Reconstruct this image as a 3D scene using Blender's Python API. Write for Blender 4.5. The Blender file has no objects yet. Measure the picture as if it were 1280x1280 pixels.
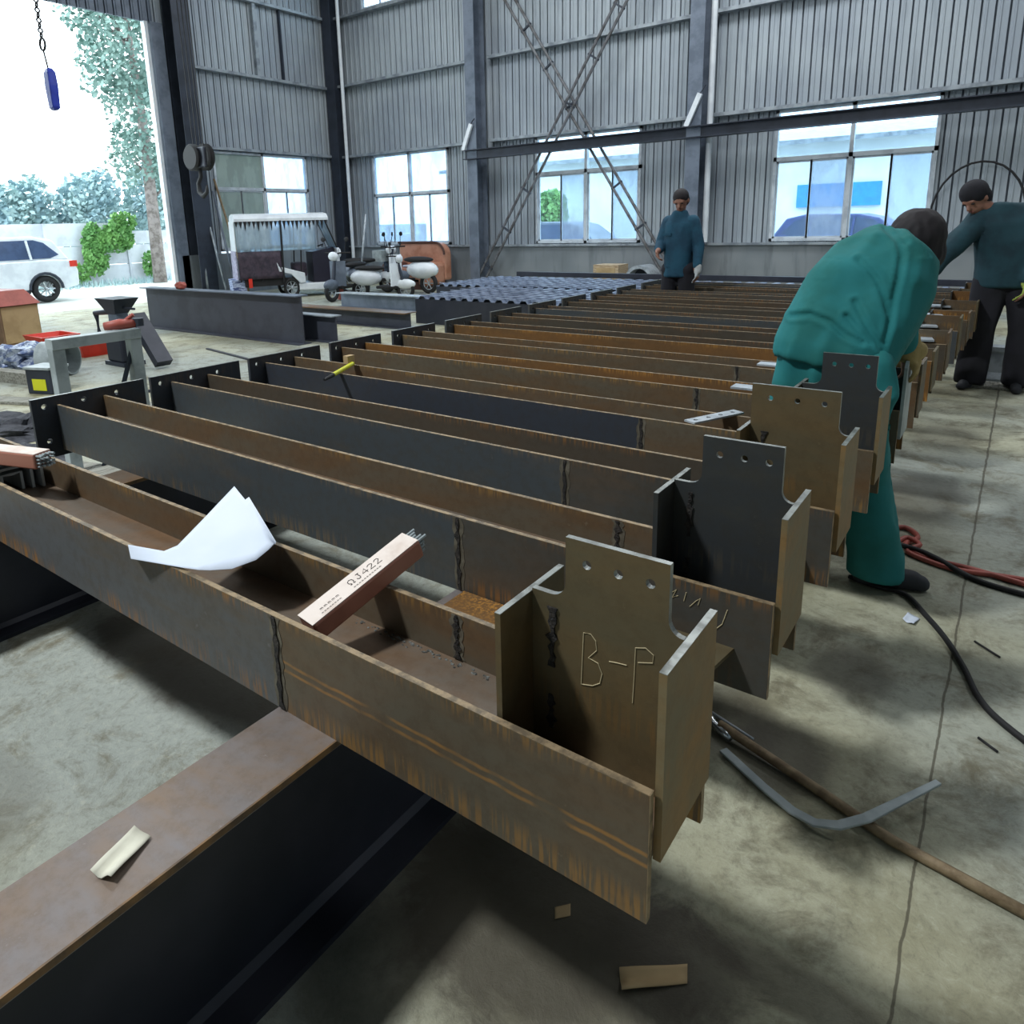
import bpy, bmesh, math, random
from mathutils import Vector, Matrix
random.seed(7)
COL = bpy.context.scene.collection
PI = math.pi
def V(*a): return Vector(a)

# ------------------------------------------------------------------ mesh builder
class MB:
    def __init__(s): s.v=[]; s.f=[]; s.m=[]
    def add(s, vs, fs, mi=0):
        o=len(s.v); s.v += [tuple(v) for v in vs]
        for f in fs: s.f.append([i+o for i in f]); s.m.append(mi)
        return s
    def box(s,x0,x1,y0,y1,z0,z1,mi=0,mat=None):
        vs=[V(x,y,z) for z in (z0,z1) for y in (y0,y1) for x in (x0,x1)]
        if mat is not None: vs=[mat@v for v in vs]
        return s.add(vs,[(0,2,3,1),(4,5,7,6),(0,1,5,4),(2,6,7,3),(0,4,6,2),(1,3,7,5)],mi)
    def prism(s,pts,axis,a,b,mi=0,mat=None):
        def P(p,t):
            if axis=='x': q=V(t,p[0],p[1])
            elif axis=='y': q=V(p[0],t,p[1])
            else: q=V(p[0],p[1],t)
            return mat@q if mat is not None else q
        n=len(pts)
        vs=[P(p,a) for p in pts]+[P(p,b) for p in pts]
        fs=[tuple(range(n)),tuple(range(2*n-1,n-1,-1))]+[(i,(i+1)%n,n+(i+1)%n,n+i) for i in range(n)]
        return s.add(vs,fs,mi)
    def rings(s,rs,caps=True,mi=0,closed=True):
        n=len(rs[0]); vs=[p for r in rs for p in r]; fs=[]
        for k in range(len(rs)-1):
            for i in range(n if closed else n-1):
                j=(i+1)%n; fs.append((k*n+i,k*n+j,(k+1)*n+j,(k+1)*n+i))
        if caps: fs.append(tuple(range(n-1,-1,-1))); fs.append(tuple(range((len(rs)-1)*n,len(rs)*n)))
        return s.add(vs,fs,mi)
    def tube(s,pts,r,n=8,mi=0):
        pts=[Vector(p) for p in pts]; rs=r if isinstance(r,(list,tuple)) else [r]*len(pts)
        out=[]; up=None
        for i,p in enumerate(pts):
            d=(pts[min(i+1,len(pts)-1)]-pts[max(i-1,0)]).normalized()
            if up is None:
                up=V(0,0,1) if abs(d.z)<.9 else V(1,0,0)
            a=d.cross(up).normalized(); b=a.cross(d).normalized(); up=b
            out.append([p+rs[i]*(a*math.cos(t)+b*math.sin(t)) for t in [2*PI*k/n for k in range(n)]])
        return s.rings(out,mi=mi)
    def cyl(s,p0,p1,r0,r1=None,n=20,mi=0): return s.tube([p0,p1],[r0,r0 if r1 is None else r1],n,mi)
    def ell(s,c,r,n=14,m=9,mi=0,mat=None):
        c=Vector(c); rr=r if isinstance(r,(tuple,list)) else (r,r,r); out=[]
        for k in range(1,m):
            t=PI*k/m; z=-math.cos(t); q=math.sin(t)
            ring=[]
            for i in range(n):
                a=2*PI*i/n; w=V(rr[0]*q*math.cos(a),rr[1]*q*math.sin(a),rr[2]*z)
                if mat is not None: w=mat@w
                ring.append(c+w)
            out.append(ring)
        return s.rings(out,mi=mi)
    def lathe(s,prof,c,axis='z',n=24,mi=0):
        out=[]
        for r,h in prof:
            ring=[]
            for i in range(n):
                a=2*PI*i/n; u,w=r*math.cos(a),r*math.sin(a)
                q=V(u,w,h) if axis=='z' else (V(h,u,w) if axis=='x' else V(u,h,w))
                ring.append(Vector(c)+q)
            out.append(ring)
        return s.rings(out,mi=mi)
    def torus(s,c,R,r,axis='z',n=28,m=10,mi=0,sx=1.0):
        out=[]
        for i in range(n):
            a=2*PI*i/n; ring=[]
            for k in range(m):
                b=2*PI*k/m; q=R+r*math.cos(b); h=r*math.sin(b)*sx
                u,w=q*math.cos(a),q*math.sin(a)
                p=V(u,w,h) if axis=='z' else (V(h,u,w) if axis=='x' else V(u,h,w))
                ring.append(Vector(c)+p)
            out.append(ring)
        out.append(out[0]); return s.rings(out,caps=False,mi=mi)
    def mesh(s,name):
        me=bpy.data.meshes.new(name); me.from_pydata(s.v,[],s.f)
        for p,i in zip(me.polygons,s.m): p.material_index=i
        bm=bmesh.new(); bm.from_mesh(me); bmesh.ops.recalc_face_normals(bm,faces=bm.faces); bm.to_mesh(me); bm.free()
        me.update(); return me

def link(name,me,mats,parent=None,smooth=False,bevel=0,sub=0):
    if not isinstance(mats,(list,tuple)): mats=[mats]
    for m in mats: me.materials.append(m)
    o=bpy.data.objects.new(name,me); COL.objects.link(o)
    if parent is not None:
        o.parent=parent; o.matrix_parent_inverse=wm(parent).inverted()
    if smooth:
        me.shade_smooth()
        if smooth=='auto':
            me.set_sharp_from_angle(angle=math.radians(38))
    if bevel:
        b=o.modifiers.new('bevel','BEVEL'); b.width=bevel; b.segments=2; b.limit_method='ANGLE'; b.angle_limit=.6
    if sub:
        d=o.modifiers.new('sub','SUBSURF'); d.levels=sub; d.render_levels=sub
    return o
def wm(o):
    m=Matrix.LocRotScale(o.location,o.rotation_euler,o.scale)
    if o.parent is not None: m=wm(o.parent)@o.matrix_parent_inverse@m
    return m
def obj(name,mb,mats,parent=None,**k): return link(name,mb.mesh(name),mats,parent,**k)
def tag(o,label,cat,group=None):
    o['label']=label; o['category']=cat
    if group: o['group']=group
    return o
def thing(name,label,cat,loc=(0,0,0),group=None):
    o=bpy.data.objects.new(name,None); COL.objects.link(o); o.location=loc; o.empty_display_size=.1
    return tag(o,label,cat,group)
def struct(o): o['kind']='structure'; return o

def plate(mb,outer,holes,axis,a,b,mi=0,mi_edge=None):
    """flat plate with real holes: outline + circles (cx,cy,r) in a plane, thickness a..b along axis"""
    bm=bmesh.new(); loops=[outer]
    for cx,cy,r in holes: loops.append([(cx+r*math.cos(2*PI*i/16),cy+r*math.sin(2*PI*i/16)) for i in range(16)])
    for lp in loops:
        vs=[bm.verts.new((p[0],p[1],0)) for p in lp]
        for i in range(len(vs)): bm.edges.new((vs[i],vs[(i+1)%len(vs)]))
    bmesh.ops.triangle_fill(bm,use_beauty=True,edges=bm.edges[:])
    bm.verts.index_update()
    def P(p,t): return V(t,p.x,p.y) if axis=='x' else (V(p.x,t,p.y) if axis=='y' else V(p.x,p.y,t))
    n=len(bm.verts); co=[v.co.copy() for v in bm.verts]; fs=[[v.index for v in f.verts] for f in bm.faces]
    mb.add([P(p,a) for p in co]+[P(p,b) for p in co], fs+[[i+n for i in reversed(f)] for f in fs],mi)
    o=0
    for lp in loops:
        m=len(lp); vs=[P(V(p[0],p[1],0),a) for p in lp]+[P(V(p[0],p[1],0),b) for p in lp]
        mb.add(vs,[(i,(i+1)%m,m+(i+1)%m,m+i) for i in range(m)],mi if mi_edge is None else mi_edge)
    bm.free(); return mb

# ------------------------------------------------------------------ materials
def newmat(name):
    m=bpy.data.materials.new(name); m.use_nodes=True; nt=m.node_tree; nt.nodes.clear()
    out=nt.nodes.new('ShaderNodeOutputMaterial'); b=nt.nodes.new('ShaderNodeBsdfPrincipled')
    nt.links.new(b.outputs[0],out.inputs[0]); return m,nt,b
def lin(c): return tuple(((x/255)/12.92 if x/255<=.04045 else ((x/255+.055)/1.055)**2.4) for x in c)+(1,)
class NT:
    def __init__(s,nt): s.nt=nt
    def n(s,t,**k):
        x=s.nt.nodes.new(t)
        for a,b in k.items(): setattr(x,a,b)
        return x
    def l(s,a,b): s.nt.links.new(a,b)
    def coords(s,scale=(1,1,1),rand=True,rot=(0,0,0)):
        tc=s.n('ShaderNodeTexCoord'); mp=s.n('ShaderNodeMapping'); mp.inputs['Scale'].default_value=scale; mp.inputs['Rotation'].default_value=rot
        s.l(tc.outputs['Object'],mp.inputs['Vector'])
        if rand:
            oi=s.n('ShaderNodeObjectInfo'); mu=s.n('ShaderNodeMath',operation='MULTIPLY'); mu.inputs[1].default_value=37.
            s.l(oi.outputs['Random'],mu.inputs[0]); s.l(mu.outputs[0],mp.inputs['Location'])
        return mp.outputs[0]
    def noise(s,vec,scale=5,detail=4,rough=.6,dist=0):
        x=s.n('ShaderNodeTexNoise'); x.inputs['Scale'].default_value=scale; x.inputs['Detail'].default_value=detail
        x.inputs['Roughness'].default_value=rough; x.inputs['Distortion'].default_value=dist
        s.l(vec,x.inputs['Vector']); return x.outputs[0]
    def ramp(s,fac,lo,hi,a=0.,b=1.):
        x=s.n('ShaderNodeMapRange'); x.interpolation_type='SMOOTHSTEP'
        for i,v in ((1,lo),(2,hi),(3,a),(4,b)): x.inputs[i].default_value=v
        s.l(fac,x.inputs[0]); return x.outputs[0]
    def mix(s,fac,a,b,mode='MIX'):
        x=s.n('ShaderNodeMix',data_type='RGBA',blend_type=mode)
        if isinstance(fac,(int,float)): x.inputs[0].default_value=fac
        else: s.l(fac,x.inputs[0])
        for i,v in ((6,a),(7,b)):
            if isinstance(v,tuple): x.inputs[i].default_value=v
            else: s.l(v,x.inputs[i])
        return x.outputs[2]
    def math(s,op,a,b=0.):
        x=s.n('ShaderNodeMath',operation=op)
        for i,v in ((0,a),(1,b)):
            if isinstance(v,(int,float)): x.inputs[i].default_value=v
            else: s.l(v,x.inputs[i])
        return x.outputs[0]
    def bump(s,h,bsdf,strength=.3,dist=.01):
        x=s.n('ShaderNodeBump'); x.inputs['Strength'].default_value=strength; x.inputs['Distance'].default_value=dist
        s.l(h,x.inputs['Height']); s.l(x.outputs[0],bsdf.inputs['Normal'])

def simple(name,c,rough=.6,metal=0.,c2=None,scale=6,lo=.4,hi=.65,bump=0,stretch=(1,1,1),spec=.5):
    m,nt,b=newmat(name); t=NT(nt); c=lin(c)
    b.inputs['Roughness'].default_value=rough; b.inputs['Metallic'].default_value=metal; b.inputs['Specular IOR Level'].default_value=spec
    v=t.coords(stretch); n=t.noise(v,scale)
    c2=lin(c2) if c2 else tuple(x*.8 for x in c[:3])+(1,)
    t.l(t.mix(t.ramp(n,lo,hi),c,c2),b.inputs['Base Color'])
    if bump: t.bump(t.noise(v,scale*3,6),b,bump,.01)
    return m

def steel(name,base,rust,amt=.5,streak=.5,orange=(168,112,38),rough=.55,band=False,metal=.25):
    """mill-scale steel: base colour, rust blotches (amt 0..1), thin vertical orange streaks along the edges"""
    m,nt,b=newmat(name); t=NT(nt)
    v=t.coords((1,1,1)); v1=t.coords((.5,1,1.6)); v2=t.coords((95,95,6)); v3=t.coords((9,9,9))
    n1=t.noise(v1,2.2,6,.65,.4); n2=t.noise(v3,3,5,.7); ns=t.noise(v2,1.,3,.6); nb=t.noise(v,3.,3)
    c=t.mix(t.ramp(n1,.62-amt*.4,.9-amt*.4),lin(base),lin(rust))
    c=t.mix(t.ramp(n2,.4,.75,0,.45),c,tuple(x*.55 for x in lin(rust)[:3])+(1,))
    c=t.mix(t.ramp(n2,.62,.8,0,.35),c,tuple(min(1,x*2.6) for x in lin(base)[:3])+(1,))
    tc=t.n('ShaderNodeTexCoord'); sp=t.n('ShaderNodeSeparateXYZ'); t.l(tc.outputs['Object'],sp.inputs[0])
    z=t.math('ADD',sp.outputs[2],t.math('MULTIPLY',nb,.05))
    lowm=t.ramp(z,.600,.545); him=t.math('MULTIPLY',t.ramp(z,.735,.775),t.ramp(z,.83,.79))
    edge=t.math('MAXIMUM',lowm,t.math('MULTIPLY',him,.9))
    sk=t.math('MULTIPLY',t.ramp(ns,.46,.58),t.math('MULTIPLY',edge,t.ramp(nb,.35,.6)))
    c=t.mix(t.math('MULTIPLY',sk,streak),c,lin(orange))
    if band:
        for zc in (.612,.632):
            d=t.math('ABSOLUTE',t.math('SUBTRACT',t.math('ADD',sp.outputs[2],t.math('MULTIPLY',t.noise(v3,1.5,3),.012)),zc+.006))
            c=t.mix(t.math('MULTIPLY',t.ramp(d,.006,.001),t.math('MULTIPLY',t.ramp(t.noise(v,9.,3),.35,.6),.7)),c,lin((168,122,64)))
    t.l(c,b.inputs['Base Color'])
    b.inputs['Roughness'].default_value=rough; b.inputs['Metallic'].default_value=metal
    t.bump(n2,b,.25,.002); return m

M={}
M['scale']=steel('mill_scale_steel',(70,76,80),(90,82,70),.35,.3,orange=(150,118,70))
M['scale2']=steel('dark_blue_mill_scale',(54,59,68),(72,67,62),.25,.15,orange=(140,112,72))
M['brown']=steel('brown_rusted_steel',(96,88,73),(104,80,54),.6,.7,orange=(160,120,60))
M['brown2']=steel('light_brown_rusted_steel',(98,90,75),(102,82,60),.6,.62,orange=(158,116,58),band=True)
M['orange']=steel('orange_rusted_steel',(104,80,52),(128,90,48),.7,1.,orange=(176,126,58))
M['dim']=steel('dim_olive_brown_steel',(76,70,60),(86,70,52),.5,.4)
M['slate']=steel('slate_brown_steel',(74,74,70),(90,76,60),.5,.4)
M['slate_b']=steel('blue_slate_steel',(92,94,96),(96,84,68),.45,.7)
M['brace']=simple('weathered_brace_steel',(112,114,118),.6,.2,(78,76,76),6)
M['web']=steel('web_rust_steel',(108,100,90),(122,94,68),.6,.2,rough=.4)
M['plate']=steel('bracket_plate_steel',(92,84,62),(104,86,56),.5,.25)
M['plate_d']=steel('dark_bracket_plate_steel',(52,56,58),(72,68,56),.35,.15,orange=(130,112,76))
M['plate_o']=steel('ochre_bracket_plate_steel',(122,110,82),(146,112,66),.5,.3)
M['edge']=simple('rusty_cut_edge',(150,130,100),.55,.15,(100,88,70),30)
M['cut']=simple('bright_cut_edge',(150,154,150),.4,.5,(110,112,108),20)
M['black']=simple('black_steel',(44,48,58),.45,.2,(54,56,66),3)
M['rustrim']=simple('rusty_flange_rim',(126,96,62),.6,.1,(84,70,56),14)
M['weld']=simple('burnt_weld_scar',(30,28,27),.7,.2,(60,55,50),60,bump=.8)
M['ground']=simple('ground_bare_steel',(112,106,92),.6,.2,(84,78,66),18,.35,.6)
M['spatter']=simple('weld_spatter_dust',(120,122,118),.8,.1,(60,58,54),50,.4,.6,bump=.6)
M['suptop']=steel('support_flange_top',(122,120,122),(128,106,84),.55,0,rough=.4)
M['chalk']=simple('chalk_mark',(190,176,140),.9)
M['girt']=simple('galvanised_girt',(158,166,172),.5,.3,(120,128,136),4)
M['panel']=None
M['column']=simple('painted_steel_column',(112,122,136),.5,.2,(92,102,116),3)
M['column_d']=simple('dark_painted_steel_column',(52,58,70),.5,.2,(42,48,58),3)
M['frame']=simple('white_window_frame',(196,204,210),.5,0,(166,174,182),4)
M['paper']=simple('white_drawing_paper',(208,216,228),.8,0,(198,208,222),2)
M['kraft']=simple('kraft_cardboard',(180,156,116),.85,0,(164,140,102),4)
M['seam']=simple('dark_wall_seam',(92,99,108),.8)
M['boxside']=simple('scuffed_brown_board',(150,122,94),.85,0,(120,96,74),2)
M['wood']=simple('pale_timber',(190,170,140),.8,0,(150,126,96),8,stretch=(1,8,8))
M['greymetal']=simple('grey_painted_metal',(168,178,180),.5,.1,(140,150,152),6)
M['rubber']=simple('black_rubber',(24,24,26),.7)
M['white']=simple('white_paint',(226,232,236),.3,0,(210,216,222),3)
M['red']=simple('red_plastic',(214,52,34),.4)
M['yellow']=simple('yellow_label',(212,214,40),.5)
M['chrome']=simple('bright_metal',(190,196,200),.25,.9)
M['blue']=simple('blue_plastic',(38,56,160),.4)
M['darkglass']=simple('dark_car_glass',(70,88,120),.15)

def wallmat(name,a,b2,c):
    m,nt,b=newmat(name); t=NT(nt); v=t.coords((1,1,1),False); vs=t.coords((3,3,.35),False)
    col=t.mix(t.ramp(t.noise(v,.5,3),.35,.65),lin(a),lin(b2))
    col=t.mix(t.ramp(t.noise(vs,2.2,4),.5,.75,0,.5),col,lin(c))
    t.l(col,b.inputs['Base Color']); b.inputs['Roughness'].default_value=.55; b.inputs['Metallic'].default_value=.15
    return m
M['panel']=wallmat('corrugated_wall_sheet',(166,175,181),(148,157,166),(122,131,141))
M['dado']=wallmat('grey_rendered_dado',(138,144,148),(114,121,126),(82,88,94))
M['roofm']=wallmat('roof_sheet',(120,128,134),(104,112,120),(90,96,104))

def floormat():
    m,nt,b=newmat('stained_concrete_floor'); t=NT(nt)
    v=t.coords((1,1,1),False)
    n1=t.noise(v,.9,6,.65,.3); n2=t.noise(v,3.5,8,.75,.5); n3=t.noise(v,30,8,.8,.4); n4=t.noise(v,.35,3,.5)
    c=t.mix(t.ramp(n1,.36,.64),lin((182,182,158)),lin((150,146,118)))
    c=t.mix(t.ramp(n4,.42,.6),c,lin((156,162,154)))
    c=t.mix(t.ramp(n2,.46,.68,0,.9),c,lin((104,98,76)))
    c=t.mix(t.ramp(n3,.48,.7,0,.5),c,lin((104,102,86)))
    c=t.mix(t.ramp(n3,.5,.3,0,.35),c,lin((196,196,176)))
    # oil / scale stains round the beam ends, plus painted shadow under the nearest beam
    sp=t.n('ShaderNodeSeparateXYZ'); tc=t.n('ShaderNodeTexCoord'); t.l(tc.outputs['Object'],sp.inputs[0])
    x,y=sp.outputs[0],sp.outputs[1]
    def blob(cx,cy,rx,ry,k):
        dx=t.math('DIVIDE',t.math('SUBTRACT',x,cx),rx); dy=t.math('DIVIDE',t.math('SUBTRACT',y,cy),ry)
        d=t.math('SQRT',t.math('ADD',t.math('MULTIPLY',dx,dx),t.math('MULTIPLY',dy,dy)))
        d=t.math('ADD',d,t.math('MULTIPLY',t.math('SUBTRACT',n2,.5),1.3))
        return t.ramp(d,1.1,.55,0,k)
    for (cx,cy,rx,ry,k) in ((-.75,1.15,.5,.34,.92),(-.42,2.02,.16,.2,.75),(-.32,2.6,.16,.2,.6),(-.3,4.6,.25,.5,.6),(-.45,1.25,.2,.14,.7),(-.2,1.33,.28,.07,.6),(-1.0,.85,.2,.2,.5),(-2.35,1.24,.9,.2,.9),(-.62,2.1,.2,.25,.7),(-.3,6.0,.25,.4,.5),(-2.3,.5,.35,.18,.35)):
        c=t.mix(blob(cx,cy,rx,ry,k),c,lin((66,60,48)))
    # slab joint
    wob=t.math('MULTIPLY',t.math('SUBTRACT',t.noise(v,6,4),.5),.02)
    d=t.math('ABSOLUTE',t.math('ADD',t.math('ADD',x,.04),wob)); far=t.math('MULTIPLY',t.ramp(y,1.,9.),.004)
    c=t.mix(t.ramp(t.math('SUBTRACT',d,far),.0045,.002,0,.8),c,lin((74,68,52)))
    t.l(c,b.inputs['Base Color'])
    b.inputs['Roughness'].default_value=.62; b.inputs['Specular IOR Level'].default_value=.5
    h=t.math('ADD',n3,t.math('MULTIPLY',n2,1.5)); t.bump(h,b,.55,.012)
    return m
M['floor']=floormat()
M['yard']=simple('yard_concrete',(196,198,192),.8,0,(180,184,178),2)

def glass(name,tint,op=.08,rough=.1):
    m=bpy.data.materials.new(name); m.use_nodes=True; nt=m.node_tree; nt.nodes.clear(); t=NT(nt)
    out=t.n('ShaderNodeOutputMaterial'); tr=t.n('ShaderNodeBsdfTransparent'); tr.inputs[0].default_value=lin(tint)
    d=t.n('ShaderNodeBsdfPrincipled'); d.inputs['Base Color'].default_value=lin(tint); d.inputs['Roughness'].default_value=rough
    v=t.coords((1,1,.4)); f=t.math('ADD',op,t.math('MULTIPLY',t.ramp(t.noise(v,4,3),.4,.7),op*.5))
    mx=t.n('ShaderNodeMixShader'); t.l(f,mx.inputs[0]); t.l(tr.outputs[0],mx.inputs[1]); t.l(d.outputs[0],mx.inputs[2]); t.l(mx.outputs[0],out.inputs[0])
    return m
M['glass']=glass('window_glass',(226,240,250),.06)
M['glass_blue']=glass('dusty_blue_window_glass',(214,232,248),.3)
M['glass_grey']=glass('dusty_grey_window_glass',(150,166,160),.8,.4)
M['plastic_film']=glass('clear_plastic_curtain',(198,216,228),.45,.2)

def leafmat(name,a,b2):
    m,nt,b=newmat(name); t=NT(nt); v=t.coords((1,1,1),False)
    t.l(t.mix(t.ramp(t.noise(v,1.2,3),.35,.65),lin(a),lin(b2)),b.inputs['Base Color'])
    b.inputs['Roughness'].default_value=.6; return m
M['leaf']=leafmat('poplar_leaves',(134,160,150),(104,134,126))
M['leaf_pale']=leafmat('pale_hedge_leaves',(168,192,190),(140,168,176))
M['ivy']=leafmat('ivy_leaves',(120,168,90),(92,142,76))
M['bark']=simple('bark',(150,140,136),.9,0,(110,100,96),6,bump=.4)
SKY=5
LAMPS=[(-5.0,-2.4,1080,.9),(4,5,90,2),(-3,7,130,2),(-10,4,120,2),(-9.5,10.5,280,2),(2,11,200,2),(-13.5,12.5,90,2),(-4,12,270,2)]
# ================================================================== SETTING
XL,YF=-16.7,15.5
def sheet(name,axis,pos,a0,a1,z0,z1,mat,inward):
    """corrugated wall sheet: flat pans with narrow raised ribs"""
    mb=MB(); pts=[]; a=a0; k=0
    while a<a1-1e-6:
        e=min(a+.2,a1)
        pts.append((a,0))
        if e-a>.1: pts += [(a+.05,0),(a+.052,.045),(a+.080,.045),(a+.082,0),(a+.12,0),(a+.13,-.014),(a+.15,-.014),(a+.16,0)]
        a=e
    pts.append((a1,0))
    pr=[(p[0],pos+p[1]*inward) for p in pts]+[(a1,pos+.07*inward),(a0,pos+.07*inward)]
    if axis=='x': mb.prism(pr,'z',z0,z1)
    else: mb.prism([(q[1],q[0]) for q in pr],'z',z0,z1)
    for i in range(len(pts)-1):
        if pts[i][1]>.03 and pts[i+1][1]>.03: mb.m[2+i]=1
    return mb
def join(*ms):
    r=MB()
    for m in ms:
        o=len(r.f); r.add(m.v,m.f,0); r.m[o:]=m.m
    return r
# floor and yard
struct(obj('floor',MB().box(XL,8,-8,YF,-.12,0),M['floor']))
struct(obj('ground_yard',MB().box(-60,XL,-25,45,-.14,-.01),M['yard']))
struct(obj('ground_back_lane',MB().box(XL,40,YF,60,-.14,-.01),M['yard']))
# far wall (positive Y is away from the viewer)
WIN=[(-15.3,-12.5),(-9.75,-7.0),(-4.18,-1.42)]
WZ0,WZ1=1.1,3.6
far=[]; xs=[XL]+[q for w in WIN for q in w]+[8]
for i in range(0,len(xs),2): far.append(sheet('s','x',YF,xs[i],xs[i+1],1.05,3.64,None,1))
for w in WIN:
    far.append(sheet('s','x',YF,w[0],w[1],1.05,WZ0,None,1)); far.append(sheet('s','x',YF,w[0],w[1],WZ1,3.64,None,1))
far.append(sheet('s','x',YF,XL,8,3.64,7.42,None,1))
far.append(sheet('s','x',YF,XL,-15.4,7.42,9.2,None,1)); far.append(sheet('s','x',YF,-12.6,8,7.42,9.2,None,1)); far.append(sheet('s','x',YF,-15.4,-12.6,8.6,9.2,None,1))
struct(obj('wall_far',join(*far),[M['panel'],M['seam']]))
struct(obj('wall_far_dado',MB().box(XL,8,YF-.1,YF+.15,0,1.05),M['dado']))
# left wall with the big doorway and one window
lw=[sheet('s','y',XL,9.95,11.12,1.05,3.64,None,-1),sheet('s','y',XL,14.13,YF,1.05,3.64,None,-1),
    sheet('s','y',XL,11.12,14.13,3.6,3.64,None,-1),sheet('s','y',XL,9.95,YF,3.64,9.2,None,-1),sheet('s','y',XL,-8,4.2,0,9.2,None,-1)]
struct(obj('wall_left',join(*lw),[M['panel'],M['seam']]))
struct(obj('wall_left_over_door',join(sheet('s','y',XL,4.2,9.95,6.35,9.2,None,-1)),[M['column'],M['seam']]))
struct(obj('wall_left_dado',MB().box(XL-.15,XL+.1,9.95,YF,0,1.05),M['dado']))
struct(obj('wall_right',MB().box(8,8.1,-8,YF,0,9.2),M['panel']))
struct(obj('wall_back',MB().box(XL,8,-8.1,-8,0,9.2),M['panel']))
struct(obj('ceiling',MB().box(XL-.3,8.2,-8.2,YF+.3,9.2,9.3),M['roofm']))
# girts
k=1
def trim(mb,mat):
    global k
    struct(obj('trim_%d'%k,mb,mat)); k+=1
for z in (3.64,5.58,7.38):
    for x0,x1 in ((-16.4,-11.6),(-11.05,-5.9),(-5.4,8)):
        trim(MB().box(x0,x1,YF-.2,YF-.03,z-.035,z+.035),M['girt'])
for x0,x1 in ((-16.4,-11.6),(-11.05,-5.9),(-5.4,8)): trim(MB().box(x0,x1,YF-.17,YF-.02,1.03,1.08),M['girt'])
for z in (3.66,5.52,7.35): trim(MB().box(XL+.02,XL+.17,10.7,15.2,z-.035,z+.035),M['girt'])
trim(MB().box(XL+.03,XL+.14,12.68,12.78,5.55,7.32),M['girt'])
trim(MB().box(XL+.02,XL+.12,13.55,13.585,5.55,7.32),M['column_d'])
# H columns (flange towards the hall, web, outer flange)
def hcol(x,y,w,d,z1,mat,ax):
    m=MB()
    if ax=='y':
        m.box(x-w/2,x+w/2,y-d,y-d+.02,0,z1); m.box(x-w/2,x+w/2,y-.02,y,0,z1); m.box(x-.01,x+.01,y-d+.02,y-.02,0,z1)
    else:
        m.box(x,x+.02,y-w/2,y+w/2,0,z1); m.box(x+d-.02,x+d,y-w/2,y+w/2,0,z1); m.box(x+.02,x+d-.02,y-.01,y+.01,0,z1)
    trim(m,mat)
hcol(-11.33,YF-.12,.3,.42,9.2,M['column'],'y')
hcol(-5.66,YF-.12,.3,.42,9.2,M['column'],'y')
hcol(XL+.3,YF-.08,.34,.4,9.2,M['column_d'],'y')
hcol(XL+.05,10.42,.46,.4,9.2,M['column_d'],'x')
# door frame: bright edge post, grey jamb
trim(MB().box(XL-.1,XL+.05,9.72,9.8,0,6.35),M['white'])
trim(MB().box(XL-.1,XL+.1,9.84,10.14,0,6.35),M['column'])
# down pipes
trim(MB().tube([(XL+.62,YF-.3,.2),(XL+.62,YF-.3,9.)],.05,12),M['white'])
trim(MB().tube([(-5.42,YF-.28,1.1),(-5.42,YF-.28,9.)],.06,12),M['white'])
# windows
def window(n,pos,a0,a1,z0,z1,tr,ax,sash,glasses,open_sash=None):
    def bx(m,a,b,c,d,t=.05,o=0):
        if ax=='x': m.box(a,b,pos-.02-t+o,pos+t-.02+o,c,d)
        else: m.box(pos+.02-t+o,pos+t+.02+o,a,b,c,d)
    w=MB(); f=.055
    bx(w,a0,a1,z0,z0+f); bx(w,a0,a1,z1-f,z1); bx(w,a0,a0+f,z0,z1); bx(w,a1-f,a1,z0,z1)
    bx(w,a0,a1,tr-.04,tr+.04); mid=(a0+a1)/2; bx(w,mid-.035,mid+.035,z0,z1)
    root=struct(obj('window_%d'%n,w,M['frame']))
    for i,(s0,s1) in enumerate(sash):
        s=MB(); g=.035
        bx(s,s0,s1,z0+f,z0+f+g,.02,.01); bx(s,s0,s1,tr-.04-g,tr-.04,.02,.01); bx(s,s0,s0+g,z0+f,tr-.04,.02,.01); bx(s,s1-g,s1,z0+f,tr-.04,.02,.01)
        obj('sash',s,M['frame'],root)
        p=MB(); bx(p,s0+g,s1-g,z0+f+g,tr-.04-g,.003,.01); obj('pane',p,M[glasses[i]],root)
    for j,(c0,c1) in enumerate(((a0+f,mid-.035),(mid+.035,a1-f))):
        p=MB(); bx(p,c0,c1,tr+.04,z1-f,.003); obj('pane',p,M[glasses[4+j]],root)
    return root
def sashes(a0,a1):
    mid=(a0+a1)/2; q=(a1-a0-.2)/4
    return [(a0+.055,a0+.055+q+.02),(a0+.055+q-.02,mid-.035),(mid+.035,mid+.035+q+.02),(mid+.035+q-.02,a1-.055)]
G1=['glass']*6
window(1,XL,11.12,14.13,1.1,3.6,2.68,'y',sashes(11.12,14.13),['glass_grey','glass_grey','glass_blue','glass_blue','glass_grey','glass_blue'])
window(2,YF,*WIN[0],1.1,3.6,2.5,'x',sashes(*WIN[0]),['glass_blue']*6)
window(3,YF,*WIN[1],1.1,3.6,2.75,'x',sashes(*WIN[1]),['glass','glass_blue','glass','glass_blue','glass','glass'])
window(4,YF,*WIN[2],1.1,3.6,2.68,'x',sashes(*WIN[2]),['glass','glass_blue','glass','glass_blue','glass','glass'])
window(5,YF,-15.4,-12.6,7.42,8.6,8.0,'x',sashes(-15.4,-12.6),['glass']*6)
# the left part of the wall behind the window dado
# long steel rail hung in front of the far windows
o=MB(); o.box(-11.55,8,14.86,15.1,3.19,3.21); o.box(-11.55,8,14.86,15.1,3.40,3.42); o.box(-11.55,8,14.97,14.99,3.2,3.41)
tag(obj('crane_rail',o,M['column_d']),'long dark steel rail running in front of the far wall windows','rail')
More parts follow.
